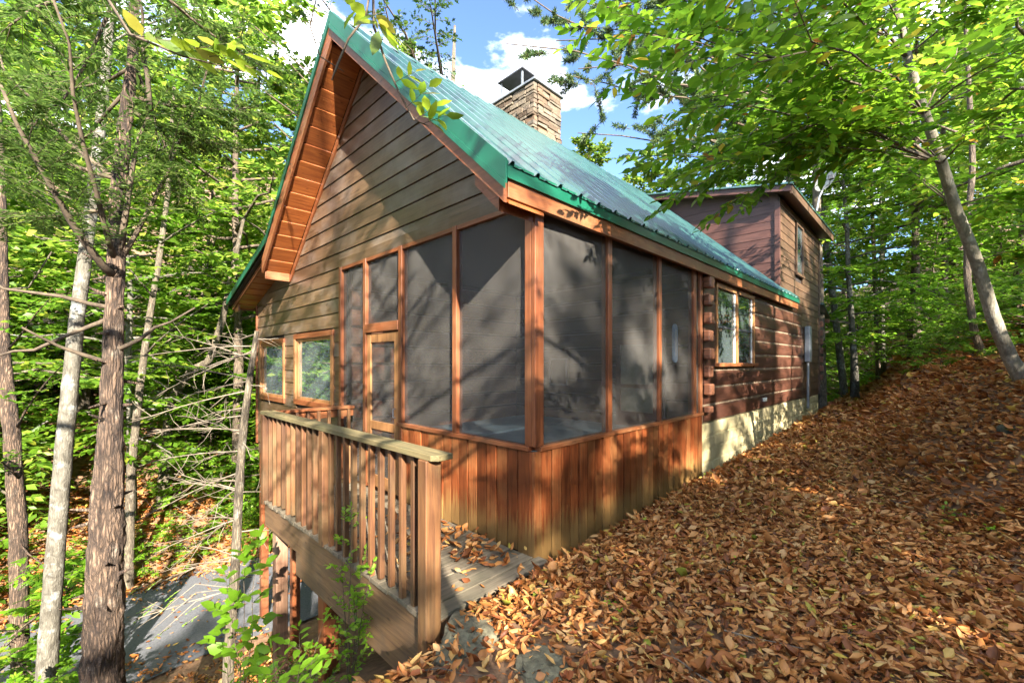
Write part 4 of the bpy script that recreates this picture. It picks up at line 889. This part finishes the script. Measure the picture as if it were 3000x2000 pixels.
for (x, y) in ((2.6, 10), (2.2, 11.8), (3.0, 8.4), (2.9, 12.6), (3.4, 10.2), (3.5, 7.2), (2.4, 14), (3.9, 8.8)):
    place(V_U[2], 'bank_seedling', (x, y, hz(x, y)), rng.uniform(0, 6.28), rng.uniform(.5, .8), 'low leafy plant among the fallen leaves on the right bank', 'low plants on the right bank', 'plant')
# --- trees up the bank that shade the path and dapple the cabin
V_S = [broad_tree(121, 13, .16, 4.4, 3.0, 20, 7, 8, .13, MT['leaf_bg'], MT['bark_grey']), broad_tree(124, 8.6, .1, 3.3, 2.5, 22, 8, 9, .115, MT['leaf_bg'], MT['bark_grey'], rise=.3)]
SH = [(6.4, .4, 6, 1.1), (6.5, 1.9, 6, 1.0), (6.4, 3.3, 6, 1.0), (6.6, -1.0, 6, 1.0), (5.6, -3.4, 4, 1.0), (7.3, -.9, 5, .8), (10.5, -6.2, 0, 1.0), (12.5, -1.2, 0, 1.05), (11, 3.0, 0, 1), (13, 6.5, 0, 1.1)]
SH += [(20, -6.8, 3, .7), (20.5, -4.2, 3, .72), (20, -2.0, 1, .8), (21, 3.6, 1, 1.0), (19.5, 7, 2, 1.0)] + [(25 + rng.uniform(-1, 1), -9 + 11 * i, 2 - i % 2, 1.0) for i in range(2)]
SH += [(19 + rng.uniform(-1, 1), -15 + 2.3 * i, 3, .68) for i in range(4)] + [(23 + rng.uniform(-1, 1), -16 + 2.4 * i, 3, .74) for i in range(4)]
for (x, y, k, s_) in SH:
    place((V_S[0], V_T[0], V_T[1], V_T[2], V_S[1], V_U[0], V_U[2])[k], 'bank_tree', (x, y, hz(x, y)), rng.uniform(0, 6.28), s_, 'leafy tree on the rise behind the photographer, shading the path', 'shade trees up the bank')
# --- near hemlock on the left
def trunk_from(pts, rads, mat, k=14, rough=.05, seed=1, knots=0, sub=6, base=None):
    pts = np.asarray(pts, float); rads = np.asarray(rads, float); n = len(pts)
    t = np.arange(n); tt = np.linspace(0, n - 1, (n - 1) * sub + 1)
    P_ = np.stack([np.interp(tt, t, pts[:, a]) for a in range(3)], 1); Rr = np.interp(tt, t, rads)
    ker = np.ones(5) / 5
    for a in range(3): 
        q = np.pad(P_[:, a], 2, mode='edge'); q = np.convolve(q, ker, 'valid'); q[0] = P_[0, a]; q[-1] = P_[-1, a]; P_[:, a] = q
    b = B(); b.tube(P_ - (base if base is not None else 0), Rr, k, None, 0)
    from mathutils import noise as mn
    m_ = len(P_)
    for i in range(m_):
        c_ = P_[i] - (base if base is not None else 0)
        for j in range(k):
            q = np.array(b.v[i * k + j]); d_ = q - c_
            v1 = mn.noise(Vector((q[0] * 26, q[1] * 26, q[2] * 7 + seed))); v2 = mn.noise(Vector((q[0] * 5, q[1] * 5, q[2] * 3 + seed)))
            v3 = abs(mn.noise(Vector((q[0] * 14, q[1] * 14, q[2] * 10 + seed))))
            b.v[i * k + j] = tuple(c_ + d_ * (1 + rough * (1.5 * v1 + 1.6 * v2 + 2.2 * v3)))
    return b
hb = at(240, 1568, 4.5); hb = np.array([hb[0], hb[1], hz(hb[0], hb[1])])
hp = [(hb[0] - .03, hb[1], hb[2] - .3)] + [at(px, py, d) for px, py, d in ((236, 1550, 4.5), (240, 1400, 4.5), (244, 1184, 4.5), (254, 1000, 4.5), (260, 784, 4.5), (266, 620, 4.5), (271, 450, 4.52), (288, 280, 4.55), (306, 130, 4.6), (316, -300, 4.7), (320, -650, 4.8))]
hr = [.22, .164, .15, .135, .1, .078, .072, .066, .055, .045, .035, .015]
def sub_ring(n): return n
hem = thing('hemlock_tree', 'rough-barked hemlock with drooping needled branches, largest trunk on the left', 'tree', tuple(hb))
tb = trunk_from(hp, hr, None, 44, .075, 3, sub=26, base=hb)
tk = tb.build('trunk', MT['bark_hem'], hem, smooth=True)
rg = np.random.default_rng(31)
for i in range(26):                           # dead branch stubs
    j = rg.integers(1, 6); f = rg.random(); p = np.array(hp[j]) * (1 - f) + np.array(hp[j + 1]) * f - hb; a = rg.uniform(0, 6.28); rr = hr[j]
    d = np.array([math.cos(a), math.sin(a), rg.uniform(-.2, .5)]); ln = rg.uniform(.06, .22)
    B().tube([p + d * rr * .6, p + d * (rr + ln * .5), p + d * (rr + ln)], [.022, .014, .006], 6, rg, .1).build('branch_stub', MT['bark_hem'], tk)
T = Tree(32)
def hl(p0, p1, r0, sag=.1, ntw=26, tl=.5, nl=12, mid=None):
    p0 = np.asarray(p0) - hb; p1 = np.asarray(p1) - hb; t = np.linspace(0, 1, 8)[:, None]
    pts = p0 + (p1 - p0) * t + np.array([0, 0, 1]) * (-sag) * 4 * (t - t ** 2) * np.linalg.norm(p1 - p0)
    pts += T.r.normal(0, .012, pts.shape) * np.linalg.norm(p1 - p0) * t
    T.limb(pts, r0, int(ntw * .9), tl * .95, nl * 3, .075, .2, droop=.16, ratio=.24, flat=.35, twr=.003, ang=.85, updown=.2)
# two main side stems seen in the photograph
hl(at(268, 640, 4.5), at(0, 190, 3.4), .045, .10, 34, .6, 14); hl(at(270, 600, 4.5), at(345, 250, 4.3), .035, -.12, 26, .5, 14); hl(at(345, 255, 4.3), at(315, -60, 4.2), .028, .02, 30, .55, 14)
for px, py, d, r0 in ((20, 60, 3.6, .03), (120, -40, 3.3, .03), (520, 60, 5.2, .028), (560, 250, 5.0, .026), (500, 330, 5.2, .024), (60, 330, 4.4, .024), (-60, 480, 4.6, .022), (600, 150, 5.6, .024), (100, 200, 5.4, .02), (420, 420, 5.0, .018), (-80, 30, 4.8, .03), (470, 180, 5.8, .022), (40, 420, 5.6, .02), (-100, 250, 3.9, .025)):
    k = T.r.integers(6, 10); f = T.r.random(); p = np.array(hp[k]) * (1 - f) + np.array(hp[k + 1]) * f
    hl(p, at(px, py, d), r0, .06, 34, .62, 14)
for px, py, d in ((-60, 640, 4.0), (40, 760, 3.9), (430, 720, 4.6), (-40, 830, 4.3)):   # bare grey lower limbs
    p = at(262, 780 + T.r.uniform(-80, 100), 4.5) - hb; q = at(px, py, d) - hb; t = np.linspace(0, 1, 6)[:, None]
    T.wood.tube(p + (q - p) * t + T.r.normal(0, .04, (6, 3)) * t, np.linspace(.026, .009, 6), 6)
put(bpy.data.objects.new('branches', T.wood.mesh('branches', MT['darktwig'], True)), hem)
c = put(bpy.data.objects.new('crown', T.leafmesh('crown', NEED, MT['leaf_hem'])), hem); c['kind'] = 'stuff'
# --- other trunks on the left
def lone_tree(name, label, path, rads, barkm, limbs, leaf, leafL, seed, k=24, rough=.04, tmpl=BROAD, nl=10, ntw=14, tl=.5, ratio=.55):
    pts = [np.array(p, float) for p in path]; b0 = pts[0].copy(); b0[2] = hz(b0[0], b0[1]); pts[0][2] = b0[2] - .25
    o = thing(name, label, 'tree', tuple(b0))
    trunk_from(pts, rads, None, k, rough, seed, base=b0, sub=14).build('trunk', barkm, o, smooth=True)
    T = Tree(seed)
    for (p0, p1, r0, sag) in limbs:
        p0 = np.asarray(p0) - b0; p1 = np.asarray(p1) - b0; t = np.linspace(0, 1, 6)[:, None]
        ps = p0 + (p1 - p0) * t + np.array([0, 0, 1.]) * (-sag) * 4 * (t - t ** 2) * np.linalg.norm(p1 - p0) + T.r.normal(0, .03, (6, 3)) * t
        T.limb(ps, r0, ntw, tl, nl, leafL, .15, ratio=ratio, twr=.004)
        put(bpy.data.objects.new('branch', T.wood.mesh('branch', barkm, True)), o); T.wood = B()
    if limbs:
        c = put(bpy.data.objects.new('crown', T.leafmesh('crown', tmpl, leaf)), o); c['kind'] = 'stuff'
    return o
def foot(px, py, d):
    p = at(px, py, d); p[2] = hz(p[0], p[1]); return p
lone_tree('pale_tree', 'pale lichen-spotted trunk leaning right beside the hemlock', [foot(95, 1600, 6.2)] + [at(*q) for q in ((108, 1534, 6.2), (126, 1284, 6.2), (147, 1034, 6.25), (176, 740, 6.3), (205, 520, 6.4), (235, 250, 6.5), (262, -60, 6.7), (280, -400, 7))],
          [.14, .114, .103, .098, .084, .075, .063, .05, .035], MT['bark_pale'],
          [(at(200, 560, 6.4), at(20, 380, 5.8), .02, -.05), (at(215, 420, 6.4), at(420, 330, 6.6), .02, -.05), (at(240, 220, 6.5), at(60, 60, 6.0), .02, -.05), (at(250, 100, 6.6), at(480, 20, 7), .02, -.05)], MT['leaf_us'], .1, 41)
lone_tree('rugged_tree', 'brown broken-barked trunk at the far left edge', [foot(50, 1560, 7.5)] + [at(*q) for q in ((45, 1500, 7.5), (43, 1234, 7.5), (26, 980, 7.5), (4, 800, 7.5), (0, 500, 7.6), (-15, 150, 7.8))],
          [.14, .118, .112, .102, .092, .083, .066], MT['bark_hem'], [(at(40, 980, 7.5), at(160, 820, 6.6), .02, -.05), (at(45, 1100, 7.5), at(-60, 1020, 6.5), .02, -.05), (at(48, 1250, 7.5), at(150, 1330, 6.8), .015, .05), (at(20, 800, 7.5), at(120, 680, 7), .02, 0)], MT['leaf_us'], .11, 42, rough=.07)
lone_tree('slim_tree', 'slim straight trunk between the hemlock and the cabin', [foot(295, 1200, 11)] + [at(*q) for q in ((300, 1100, 11), (320, 900, 11), (340, 750, 11), (365, 600, 11.2), (385, 450, 11.4), (400, 200, 11.8))],
          [.105, .087, .08, .072, .064, .053, .038], MT['bark_grey'], [(at(330, 820, 11), at(480, 700, 10), .03, -.05), (at(350, 680, 11), at(230, 560, 10), .03, -.05), (at(370, 560, 11), at(520, 480, 10.5), .03, -.05)], MT['leaf_us'], .13, 43)
lone_tree('leaning_tree', 'thin mottled trunk leaning right above the hillside', [foot(370, 1150, 13.5)] + [at(*q) for q in ((390, 920, 13.5), (440, 850, 13.3), (480, 830, 13.2), (510, 740, 13), (530, 640, 13), (560, 500, 13))],
          [.16, .12, .11, .1, .09, .07, .04], MT['bark_grey'], [(at(520, 690, 13), at(600, 620, 12), .03, -.05)], MT['leaf_us'], .14, 44)
# dead sapling with bare fans of twigs in front of the driveway
dp = [foot(522, 1560, 5.4)] + [at(*q) for q in ((525, 1500, 5.4), (538, 1350, 5.4), (545, 1200, 5.4), (555, 1020, 5.42), (572, 880, 5.45), (590, 760, 5.5))]
ds = thing('dead_sapling', 'thin bare sapling with fans of dead grey twigs beside the deck', 'tree', tuple(dp[0])); b0 = dp[0].copy(); dp[0] = dp[0] - [0, 0, .2]
trunk_from(dp, [.075, .062, .056, .052, .046, .04, .025], None, 10, .04, 45, base=b0).build('trunk', MT['bark_grey'], ds, smooth=True)
rg = np.random.default_rng(46); tw = B()
for i in range(34):
    f = rg.uniform(1.6, 6); j = int(min(f, 5)); p = dp[j] * (1 - f + j) + dp[min(j + 1, 6)] * (f - j) - b0
    lft = rg.random() < .78; ln = rg.uniform(.5, 1.5) if lft else rg.uniform(.2, .5)
    d = at(0, 0, 1) * 0 + (-1 if lft else 1) * np.array([XC[0], YC[0], 0]) + np.array([rg.normal(0, .35), rg.normal(0, .35), rg.normal(0, .22)]); d = unit(d)
    n_ = 7; t = np.linspace(0, 1, n_)[:, None]; pts = p + d * ln * t + np.array([0, 0, -.12]) * ln * t ** 2 + np.cumsum(rg.normal(0, .012, (n_, 3)), 0) * t
    tw.tube(pts, np.linspace(.009, .003, n_), 4, cap=False)
    for q in range(int(ln * 9)):
        m_ = rg.integers(1, n_ - 1); p2 = pts[m_]; d2 = unit(d + rg.normal(0, .55, 3)); l2 = rg.uniform(.12, .4)
        tw.tube([p2, p2 + d2 * l2 * .5, p2 + d2 * l2 + rg.normal(0, .03, 3)], [.0045, .003, .0015], 3, cap=False)
tw.build('dead_twigs', MT['twig'], ds)
T = Tree(47)
for i in range(10):
    p = at(rg.uniform(330, 500), rg.uniform(1310, 1440), 5.0) - b0
    T.twig(p, at(300, 1450, 5.0) - at(480, 1330, 5.0) + rg.normal(0, .1, 3), rg.uniform(.18, .35), 22, .035, .3, .1)
for i in range(3): T.wood.tube([dp[2] - b0, at(450, 1340 + 20 * i, 5.1) - b0, at(350, 1420 + 25 * i, 4.95) - b0], [.008, .006, .003], 4)
put(bpy.data.objects.new('branches', T.wood.mesh('branches', MT['twig'])), ds); put(bpy.data.objects.new('needle_spray', T.leafmesh('needle_spray', NEED, MT['leaf_lime'])), ds)['kind'] = 'stuff'
# --- near beech on the right: leaning trunk and big overhanging leaves
bt = [foot(2365, 925, 5.4)] + [at(*q) for q in ((2322, 826, 5.4), (2283, 735, 5.35), (2243, 600, 5.3), (2193, 475, 5.25), (2163, 375, 5.2), (2123, 260, 5.15), (2083, 130, 5.1), (2060, 20, 5.1), (2030, -300, 5.2))]
b0 = bt[0].copy(); bt[0] = bt[0] - [0, 0, .2]
bee = thing('beech_tree', 'beech with a leaning grey trunk and big green leaves over the path', 'tree', tuple(b0))
trunk_from(bt, [.1, .072, .067, .06, .056, .052, .048, .045, .038, .02], None, 28, .03, 48, base=b0, sub=14).build('trunk', MT['bark_beech'], bee, smooth=True)
T = Tree(49)
def bl(p0, p1, r0, sag=-.04, ntw=22, tl=.55, nl=10, leafL=.125):
    p0 = np.asarray(p0) - b0; p1 = np.asarray(p1) - b0; t = np.linspace(0, 1, 7)[:, None]; ln = np.linalg.norm(p1 - p0)
    pts = p0 + (p1 - p0) * t + np.array([0, 0, 1.]) * (-sag) * 4 * (t - t ** 2) * ln + T.r.normal(0, .015, (7, 3)) * ln * t
    T.limb(pts, r0, ntw, tl, nl, leafL, .25, droop=.22, ratio=.52, flat=.4, twr=.0035, ang=.85, updown=.25)
for (a, q, r0) in ((5, (1500, 60, 3.6), .03), (5, (1560, 250, 3.7), .028), (6, (1640, 390, 3.9), .026), (5, (1790, 280, 4.2), .02), (6, (1620, 120, 3.1), .03), (6, (1800, 40, 2.9), .028), (7, (1420, -20, 3.8), .03), (6, (1960, 200, 6.0), .022), (5, (1760, 300, 4.6), .02),
                   (4, (2010, 360, 6.4), .018), (6, (2240, 60, 6.2), .02), (5, (2330, 250, 3.9), .02), (6, (2400, 90, 3.6), .025), (7, (2000, -60, 3.4), .025), (4, (2420, 420, 4.6), .02), (7, (1650, -60, 2.9), .028), (5, (1860, 120, 4.2), .02), (4, (2000, 330, 6.3), .015), (3, (2400, 560, 4.9), .015), (6, (1720, 180, 4.9), .02), (7, (1900, -30, 4.0), .025), (7, (2300, -30, 4.6), .025), (6, (1590, 420, 4.3), .02), (6, (1690, 440, 4.5), .02), (5, (1540, 360, 4.0), .02), (5, (1450, 180, 3.9), .02), (6, (1380, 60, 4.0), .02)):
    r0 *= .55
    bl(bt[a], at(*q), r0)
    if T.r.random() < .5: bl(bt[a], at(q[0] + T.r.uniform(-90, 90), q[1] + T.r.uniform(-70, 70), q[2] + T.r.uniform(.4, 1.3)), r0 * .8)
put(bpy.data.objects.new('branches', T.wood.mesh('branches', MT['darktwig'], True)), bee)
BL = [np.concatenate(q) for q in (T.P, T.D, T.N, T.L, T.W)]
dist = np.linalg.norm(BL[0] + b0 - CAM, axis=1); v = BL[0] + b0 - CAM; dep = v[:, 0] * XC[1] + v[:, 1] * YC[1]; lat = v[:, 0] * XC[0] + v[:, 1] * YC[0]
inv = (dep > .5) & (np.abs(lat / np.maximum(dep, .1)) < 1.15) & (np.abs(v[:, 2] / np.maximum(dep, .1) - .05) < .77)
near = np.argsort(np.where(inv, dist, 1e6))[:260]; mask = np.ones(len(dist), bool); mask[near] = False
c = put(bpy.data.objects.new('crown', leaves('crown', *[q[mask] for q in BL], BROAD, MT['leaf_beech'])), bee); c['kind'] = 'stuff'
bm_ = [leafmat('beech_leaf_%d' % i, [(0, col), (1, col)], .5, .4, 1.6) for i, col in enumerate([(0.085, 0.175, 0.008), (0.125, 0.225, 0.01), (0.165, 0.26, 0.012), (0.065, 0.14, 0.007), (0.1, 0.2, 0.009)])]
for q, i in enumerate(near):
    s = slice(i, i + 1); put(bpy.data.objects.new('leaf', leaves('leaf', *[z_[s] for z_ in BL], BROAD, bm_[q % 5])), c)
# other trunks on the right
lone_tree('maple_tree', 'grey trunk rising from the bank just left of the leaning beech', [foot(2278, 875, 7.6)] + [at(*q) for q in ((2266, 840, 7.6), (2238, 765, 7.6), (2222, 650, 7.6), (2222, 520, 7.7), (2235, 380, 7.8), (2215, 0, 8))],
          [.085, .06, .053, .05, .046, .042, .03], MT['bark_brown'], [(at(2215, 500, 7.6), at(2400, 420, 7), .025, -.05), (at(2240, 330, 7.7), at(2050, 260, 7.2), .025, -.05)], MT['leaf_us'], .11, 51)
for i, (px, py, d, w_, m_, lab, top) in enumerate(((1888, 900, 13.6, .17, 'bark_grey', 'straight grey trunk right behind the rear corner of the cabin', (1872, 300)), (1942, 880, 15.5, .13, 'bark_pale', 'pale trunk leaning left beyond the rear of the cabin', (1870, 350)),
                                             (2018, 850, 17.0, .09, 'bark_brown', 'thin dark straight trunk in the woods right of the cabin', (1995, 250)), (2112, 800, 18.5, .15, 'bark_pale', 'sunlit pale trunk in the middle of the right-hand woods', (2090, 200)), (2172, 790, 15.0, .11, 'bark_brown', 'dark trunk left of the leaning beech in the right-hand woods', (2165, 200)))):
    f = foot(px, py, d); tp_ = at(top[0], top[1], d + .4); ps = [f + (tp_ - f) * t for t in np.linspace(0, 1.35, 7)]
    lone_tree('woods_tree', lab, ps, np.linspace(w_ * .9, w_ * .42, 7), MT[m_], [(ps[4], ps[4] + np.array([1.2, -1, .6]), .03, -.05), (ps[5], ps[5] + np.array([-1.5, -.6, .5]), .03, -.05), (ps[5], ps[5] + np.array([.4, 1.5, .5]), .03, -.05)], MT['leaf_us'], .14, 60 + i)
# --- pine behind the roof and oak sprays over it
def pine_limb(T, p0, p1, r0, n=9):
    t = np.linspace(0, 1, 7)[:, None]; ln = np.linalg.norm(p1 - p0); pts = p0 + (p1 - p0) * t + T.r.normal(0, .03, (7, 3)) * ln * t
    T.wood.tube(pts, np.linspace(r0, r0 * .3, 7), 5)
    for i in range(n):
        f = T.r.uniform(.3, 1); p = p0 + (p1 - p0) * f + T.r.normal(0, .02, 3); d = unit(p1 - p0 + T.r.normal(0, .7, 3) * ln); l = T.r.uniform(.3, .8)
        T.wood.tube([p, p + d * l], [.012, .005], 4, cap=False)
        for k in range(int(l * 9) + 2):
            c_ = p + d * l * (k + 2) / (int(l * 9) + 3); m = 34; dirs = unit(T.r.normal(0, 1, (m, 3)) + d * .8)
            T.P.append(np.repeat(c_[None], m, 0)); T.D.append(dirs); T.N.append(T.r.normal(0, 1, (m, 3))); T.L.append(T.r.uniform(.12, .2, m)); T.W.append(np.full(m, .022))
pb_ = np.array([-1.2, 15.6, 0]); pb_[2] = hz(pb_[0], pb_[1])
pin = thing('pine_tree', 'tall pine behind the roof with tufted branches against the sky', 'tree', tuple(pb_)); T = Tree(71)
tp0 = np.array([0, 0, 0.]); B().tube([(0, 0, -.3), (.05, 0, 5), (-.05, .1, 11), (.1, 0, 16), (0, 0, 20)], [.3, .25, .2, .13, .04], 12, T.r, .04).build('trunk', MT['bark_brown'], pin, smooth=True)
for (px, py, d, zb) in ((1160, 20, 13, 13.5), (1190, 110, 12.5, 12.5), (1260, 60, 13.5, 13.2), (1330, 130, 13, 12), (1400, 60, 13.5, 13), (1420, 200, 14, 11), (1375, 280, 14, 10), (1300, 190, 14.5, 12.2), (1480, 120, 14.5, 12), (1500, 280, 14.5, 10), (1240, -30, 14, 14.5), (1380, -40, 14, 14.5), (1560, 40, 15, 13.5), (1600, 200, 15, 11.5)):
    pine_limb(T, np.array([0, 0, zb]), at(px, py, d) - pb_, .05, 20)
put(bpy.data.objects.new('branches', T.wood.mesh('branches', MT['darktwig'], True)), pin); put(bpy.data.objects.new('crown', T.leafmesh('crown', NEED, MT['leaf_pine'])), pin)['kind'] = 'stuff'
ob = np.array([-10.6 - 2.2, 8.6, 0]); ob[2] = hz(ob[0], ob[1])
oak = thing('oak_tree', 'tall oak behind the roof peak with dark lobed leaves', 'tree', tuple(ob)); T = Tree(72)
B().tube([(0, 0, -.3), (.1, 0, 6), (.3, -.1, 11), (.6, -.2, 16), (.8, -.2, 20)], [.34, .27, .22, .14, .05], 12, T.r, .04).build('trunk', MT['bark_grey'], oak, smooth=True)
for (px, py, d, zb) in ((880, 20, 9.5, 14), (930, 70, 9.5, 13.2), (980, 20, 9.2, 14), (950, 110, 9.8, 12.6), (860, -20, 9.6, 15), (700, 40, 9.5, 12), (650, 130, 10, 10.5), (700, 230, 10.5, 9), (640, 300, 10.5, 8), (600, 40, 10.5, 11), (720, -20, 9.5, 13), (990, -30, 9, 15), (560, 180, 11, 9.5)):
    p0 = np.array([.4, -.1, zb - ob[2] - 3.0]); p1 = at(px, py, d) - ob; t = np.linspace(0, 1, 6)[:, None]
    T.limb(p0 + (p1 - p0) * t + T.r.normal(0, .1, (6, 3)) * t, .06, 16, .7, 12, .15, .45, ratio=.6, flat=.7, twr=.008, updown=.35)
put(bpy.data.objects.new('branches', T.wood.mesh('branches', MT['darktwig'], True)), oak); put(bpy.data.objects.new('crown', T.leafmesh('crown', OAK, MT['leaf_oak'])), oak)['kind'] = 'stuff'
# --- hickory twigs hanging in front of the gable, from a tree behind the camera
kb = np.array([.2, -6.8, 0]); kb[2] = hz(kb[0], kb[1])
hk = thing('hickory_tree', 'hickory whose thin twigs with yellowing leaves hang before the gable peak', 'tree', tuple(kb)); T = Tree(73)
B().tube([(0, 0, -.3), (.05, .1, 3), (0, .3, 6), (-.1, .5, 8)], [.16, .13, .1, .05], 10, T.r, .04).build('trunk', MT['bark_grey'], hk, smooth=True)
K = lambda *q: at(*q) - kb
T.wood.tube([(0, .3, 6), K(900, -700, 1.5), K(860, -250, 2.3), K(856, -60, 2.5)], [.05, .03, .018, .01], 6)
T.wood.tube([K(856, -60, 2.5), K(858, 60, 2.5), K(885, 140, 2.5), K(915, 210, 2.5), K(950, 275, 2.5), K(985, 290, 2.5)], [.009, .008, .007, .006, .005, .003], 5)
T.wood.tube([K(856, -60, 2.5), K(840, 40, 2.45), K(800, 90, 2.45), K(775, 150, 2.45), K(762, 185, 2.45)], [.007, .006, .006, .007, .004], 5)
T.wood.tube([K(860, -250, 2.3), K(740, -60, 2.5), K(712, 60, 2.5), K(735, 130, 2.5), K(790, 165, 2.5)], [.008, .006, .005, .004, .002], 5)
T.wood.tube([K(860, -250, 2.3), K(300, -300, 2.1), K(210, -60, 2.1), K(300, 80, 2.1), K(420, 130, 2.1), K(560, 165, 2.15)], [.02, .014, .009, .007, .005, .003], 5)
def comp(pa, pb, n, l):                       # a compound leaf: paired leaflets along a stalk
    pa = np.asarray(pa); pb = np.asarray(pb); d = unit(pb - pa); s_ = unit(np.cross(d, [0, 0, 1.]) + 1e-6)
    T.wood.tube([pa, pb], [.0025, .0012], 4, cap=False)
    for k in range(n):
        p = pa + (pb - pa) * (.3 + .7 * k / max(n - 1, 1))
        for sg in ((1, -1) if k < n - 1 else (0,)):
            T.P.append(p[None]); T.D.append((d * .6 + s_ * sg * .8 + T.r.normal(0, .15, 3) + np.array([0, 0, -.15]))[None]); T.N.append((np.array([0, 0, 1.]) + T.r.normal(0, .5, 3))[None]); T.L.append(np.array([l * T.r.uniform(.8, 1.2)])); T.W.append(np.array([l * .45]))
for (a_, b_, n_, l_) in ((K(857, 40, 2.5), K(800, 10, 2.45), 3, .14), (K(857, 50, 2.5), K(900, 80, 2.45), 3, .12), (K(860, 20, 2.5), K(870, 70, 2.35), 3, .13), (K(905, 190, 2.5), K(955, 165, 2.45), 3, .09), (K(930, 250, 2.5), K(985, 200, 2.45), 3, .1), (K(950, 275, 2.5), K(1000, 245, 2.45), 3, .11), (K(970, 285, 2.5), K(1025, 265, 2.5), 3, .1),
                         (K(300, 80, 2.1), K(390, 95, 2.0), 3, .13), (K(400, 110, 2.1), K(470, 110, 2.05), 3, .12), (K(430, 115, 2.1), K(520, 100, 2.0), 3, .11), (K(480, 130, 2.1), K(560, 125, 2.1), 3, .11), (K(560, 150, 2.15), K(610, 165, 2.15), 2, .09)):
    comp(a_, b_, n_, l_ * 1.2)
put(bpy.data.objects.new('branches', T.wood.mesh('branches', MT['darktwig'], True)), hk)
BL = [np.concatenate(q) for q in (T.P, T.D, T.N, T.L, T.W)]
ym = [leafmat('hickory_leaf_%d' % i, [(0, col), (1, col)], .5, .4, 1.7) for i, col in enumerate([(0.13, 0.2, 0.012), (0.2, 0.26, 0.015), (0.09, 0.15, 0.01), (0.19, 0.17, 0.02)])]
for i in range(len(BL[0])):
    s = slice(i, i + 1); put(bpy.data.objects.new('leaf', leaves('leaf', *[z_[s] for z_ in BL], BROAD, ym[i % 4 if i % 3 else 1])), hk)
# --- plants: lime sapling below the deck, vine on the railing, seedlings in the litter
def plant(name, label, base, stems, leafL, mat, seed, nl=9, tmpl=BROAD, ratio=.62, cat='plant'):
    base = np.asarray(base, float); o = thing(name, label, cat, tuple(base)); T = Tree(seed)
    for (p1, ntw, tl) in stems:
        p1 = np.asarray(p1) - base; t = np.linspace(0, 1, 5)[:, None]; pts = p1 * t + T.r.normal(0, .02, (5, 3)) * t
        T.limb(pts, .006, ntw, tl, nl, leafL, .25, ratio=ratio, twr=.0025, flat=.4, droop=.1)
    put(bpy.data.objects.new('stem', T.wood.mesh('stem', MT['darktwig'], True)), o)
    BLs = [np.concatenate(q) for q in (T.P, T.D, T.N, T.L, T.W)]
    nn = len(BLs[0])
    if nn <= 150:
        for i in range(nn):
            s = slice(i, i + 1); put(bpy.data.objects.new('leaf', leaves('leaf', *[z_[s] for z_ in BLs], tmpl, mat)), o)
    else:
        put(bpy.data.objects.new('foliage', T.leafmesh('foliage', tmpl, mat)), o)['kind'] = 'stuff'
    return o
f = foot(640, 1600, 3.0); plant('lime_sapling', 'bright lime-green leafy sapling below the deck at the bottom', f, [(at(700, 1470, 2.9), 4, .2), (at(740, 1440, 3.0), 4, .15), (at(640, 1510, 2.8), 4, .2), (at(590, 1540, 2.9), 3, .18), (at(690, 1540, 2.7), 3, .2)], .085, MT['leaf_lime'], 81, 5)
f = foot(540, 1620, 3.3); plant('lime_sapling', 'round-leaved green seedling left of the brightest sapling at the bottom', f, [(at(560, 1530, 3.2), 3, .15), (at(600, 1550, 3.1), 3, .15), (at(520, 1560, 3.2), 3, .15)], .07, MT['leaf_lime'], 82, 4)
f = foot(560, 1500, 4.6); plant('redbud_sapling', 'broad heart-leaved sapling hanging beside the dead sapling', f, [(at(560, 1300, 4.3), 5, .3), (at(520, 1350, 4.2), 5, .3), (at(590, 1260, 4.4), 4, .25), (at(540, 1400, 4.2), 4, .25)], .12, MT['leaf_us'], 83, 5, ratio=.85)
vb = np.array([-.85, DY - .12, hz(-.85, DY - .12)]); plant('climbing_vine', 'small-leaved green vine climbing the deck railing', vb, [(np.array([-.75, DY - .09, -.25]), 8, .16), (np.array([-.72, DY - .08, .15]), 10, .18), (np.array([-.95, DY - .07, .38]), 12, .2), (np.array([-.62, DY - .08, .05]), 8, .2), (np.array([-1.1, DY - .07, .33]), 8, .15)], .044, MT['leaf_lime'], 84, 10)
for i, (x, y, lab) in enumerate(((-1.3, -1.55, 'low small-leaved shrub at the foot of the deck vine'), (-.75, -1.7, 'small-leaved shrub under the near end of the deck beam'), (-1.9, -1.5, 'small-leaved shrub around the second deck post'))):
    z = hz(x, y); plant('low_shrub', lab, (x, y, z), [((x + .3 * math.cos(a), y + .3 * math.sin(a), z + .3), 7, .2) for a in (0, 1.3, 2.6, 3.9, 5.1)], .035, MT['leaf_us'], 85 + i, 9, cat='shrub')
for i, (px, py, d, lab) in enumerate(((2188, 1195, 4.3, 'largest green seedling in the brown leaves at the right'), (2290, 1232, 4.0, 'pointed-leaf seedling near the right edge of the leaf litter'), (1418, 1408, 2.95, 'tiny green sprout in the leaves in the middle foreground'), (1690, 1300, 3.4, 'tiny green sprout among the leaves in the centre'), (1940, 1480, 2.7, 'green sprout with a yellow leaf at the lower right'), (2110, 1385, 3.1, 'tiny sprout between the lower right leaves'))):
    p = ground_at(px, py); z = hz(p[0], p[1]); s_ = .09 if i < 2 else .05
    plant('seedling', lab, (p[0], p[1], z), [((p[0] + s_ * math.cos(a), p[1] + s_ * math.sin(a), z + s_ * .9), 1, .05) for a in (.3, 1.5, 2.7, 3.9, 5.2)], .05 if i < 2 else .028, MT['leaf_lime'], 90 + i, 2)
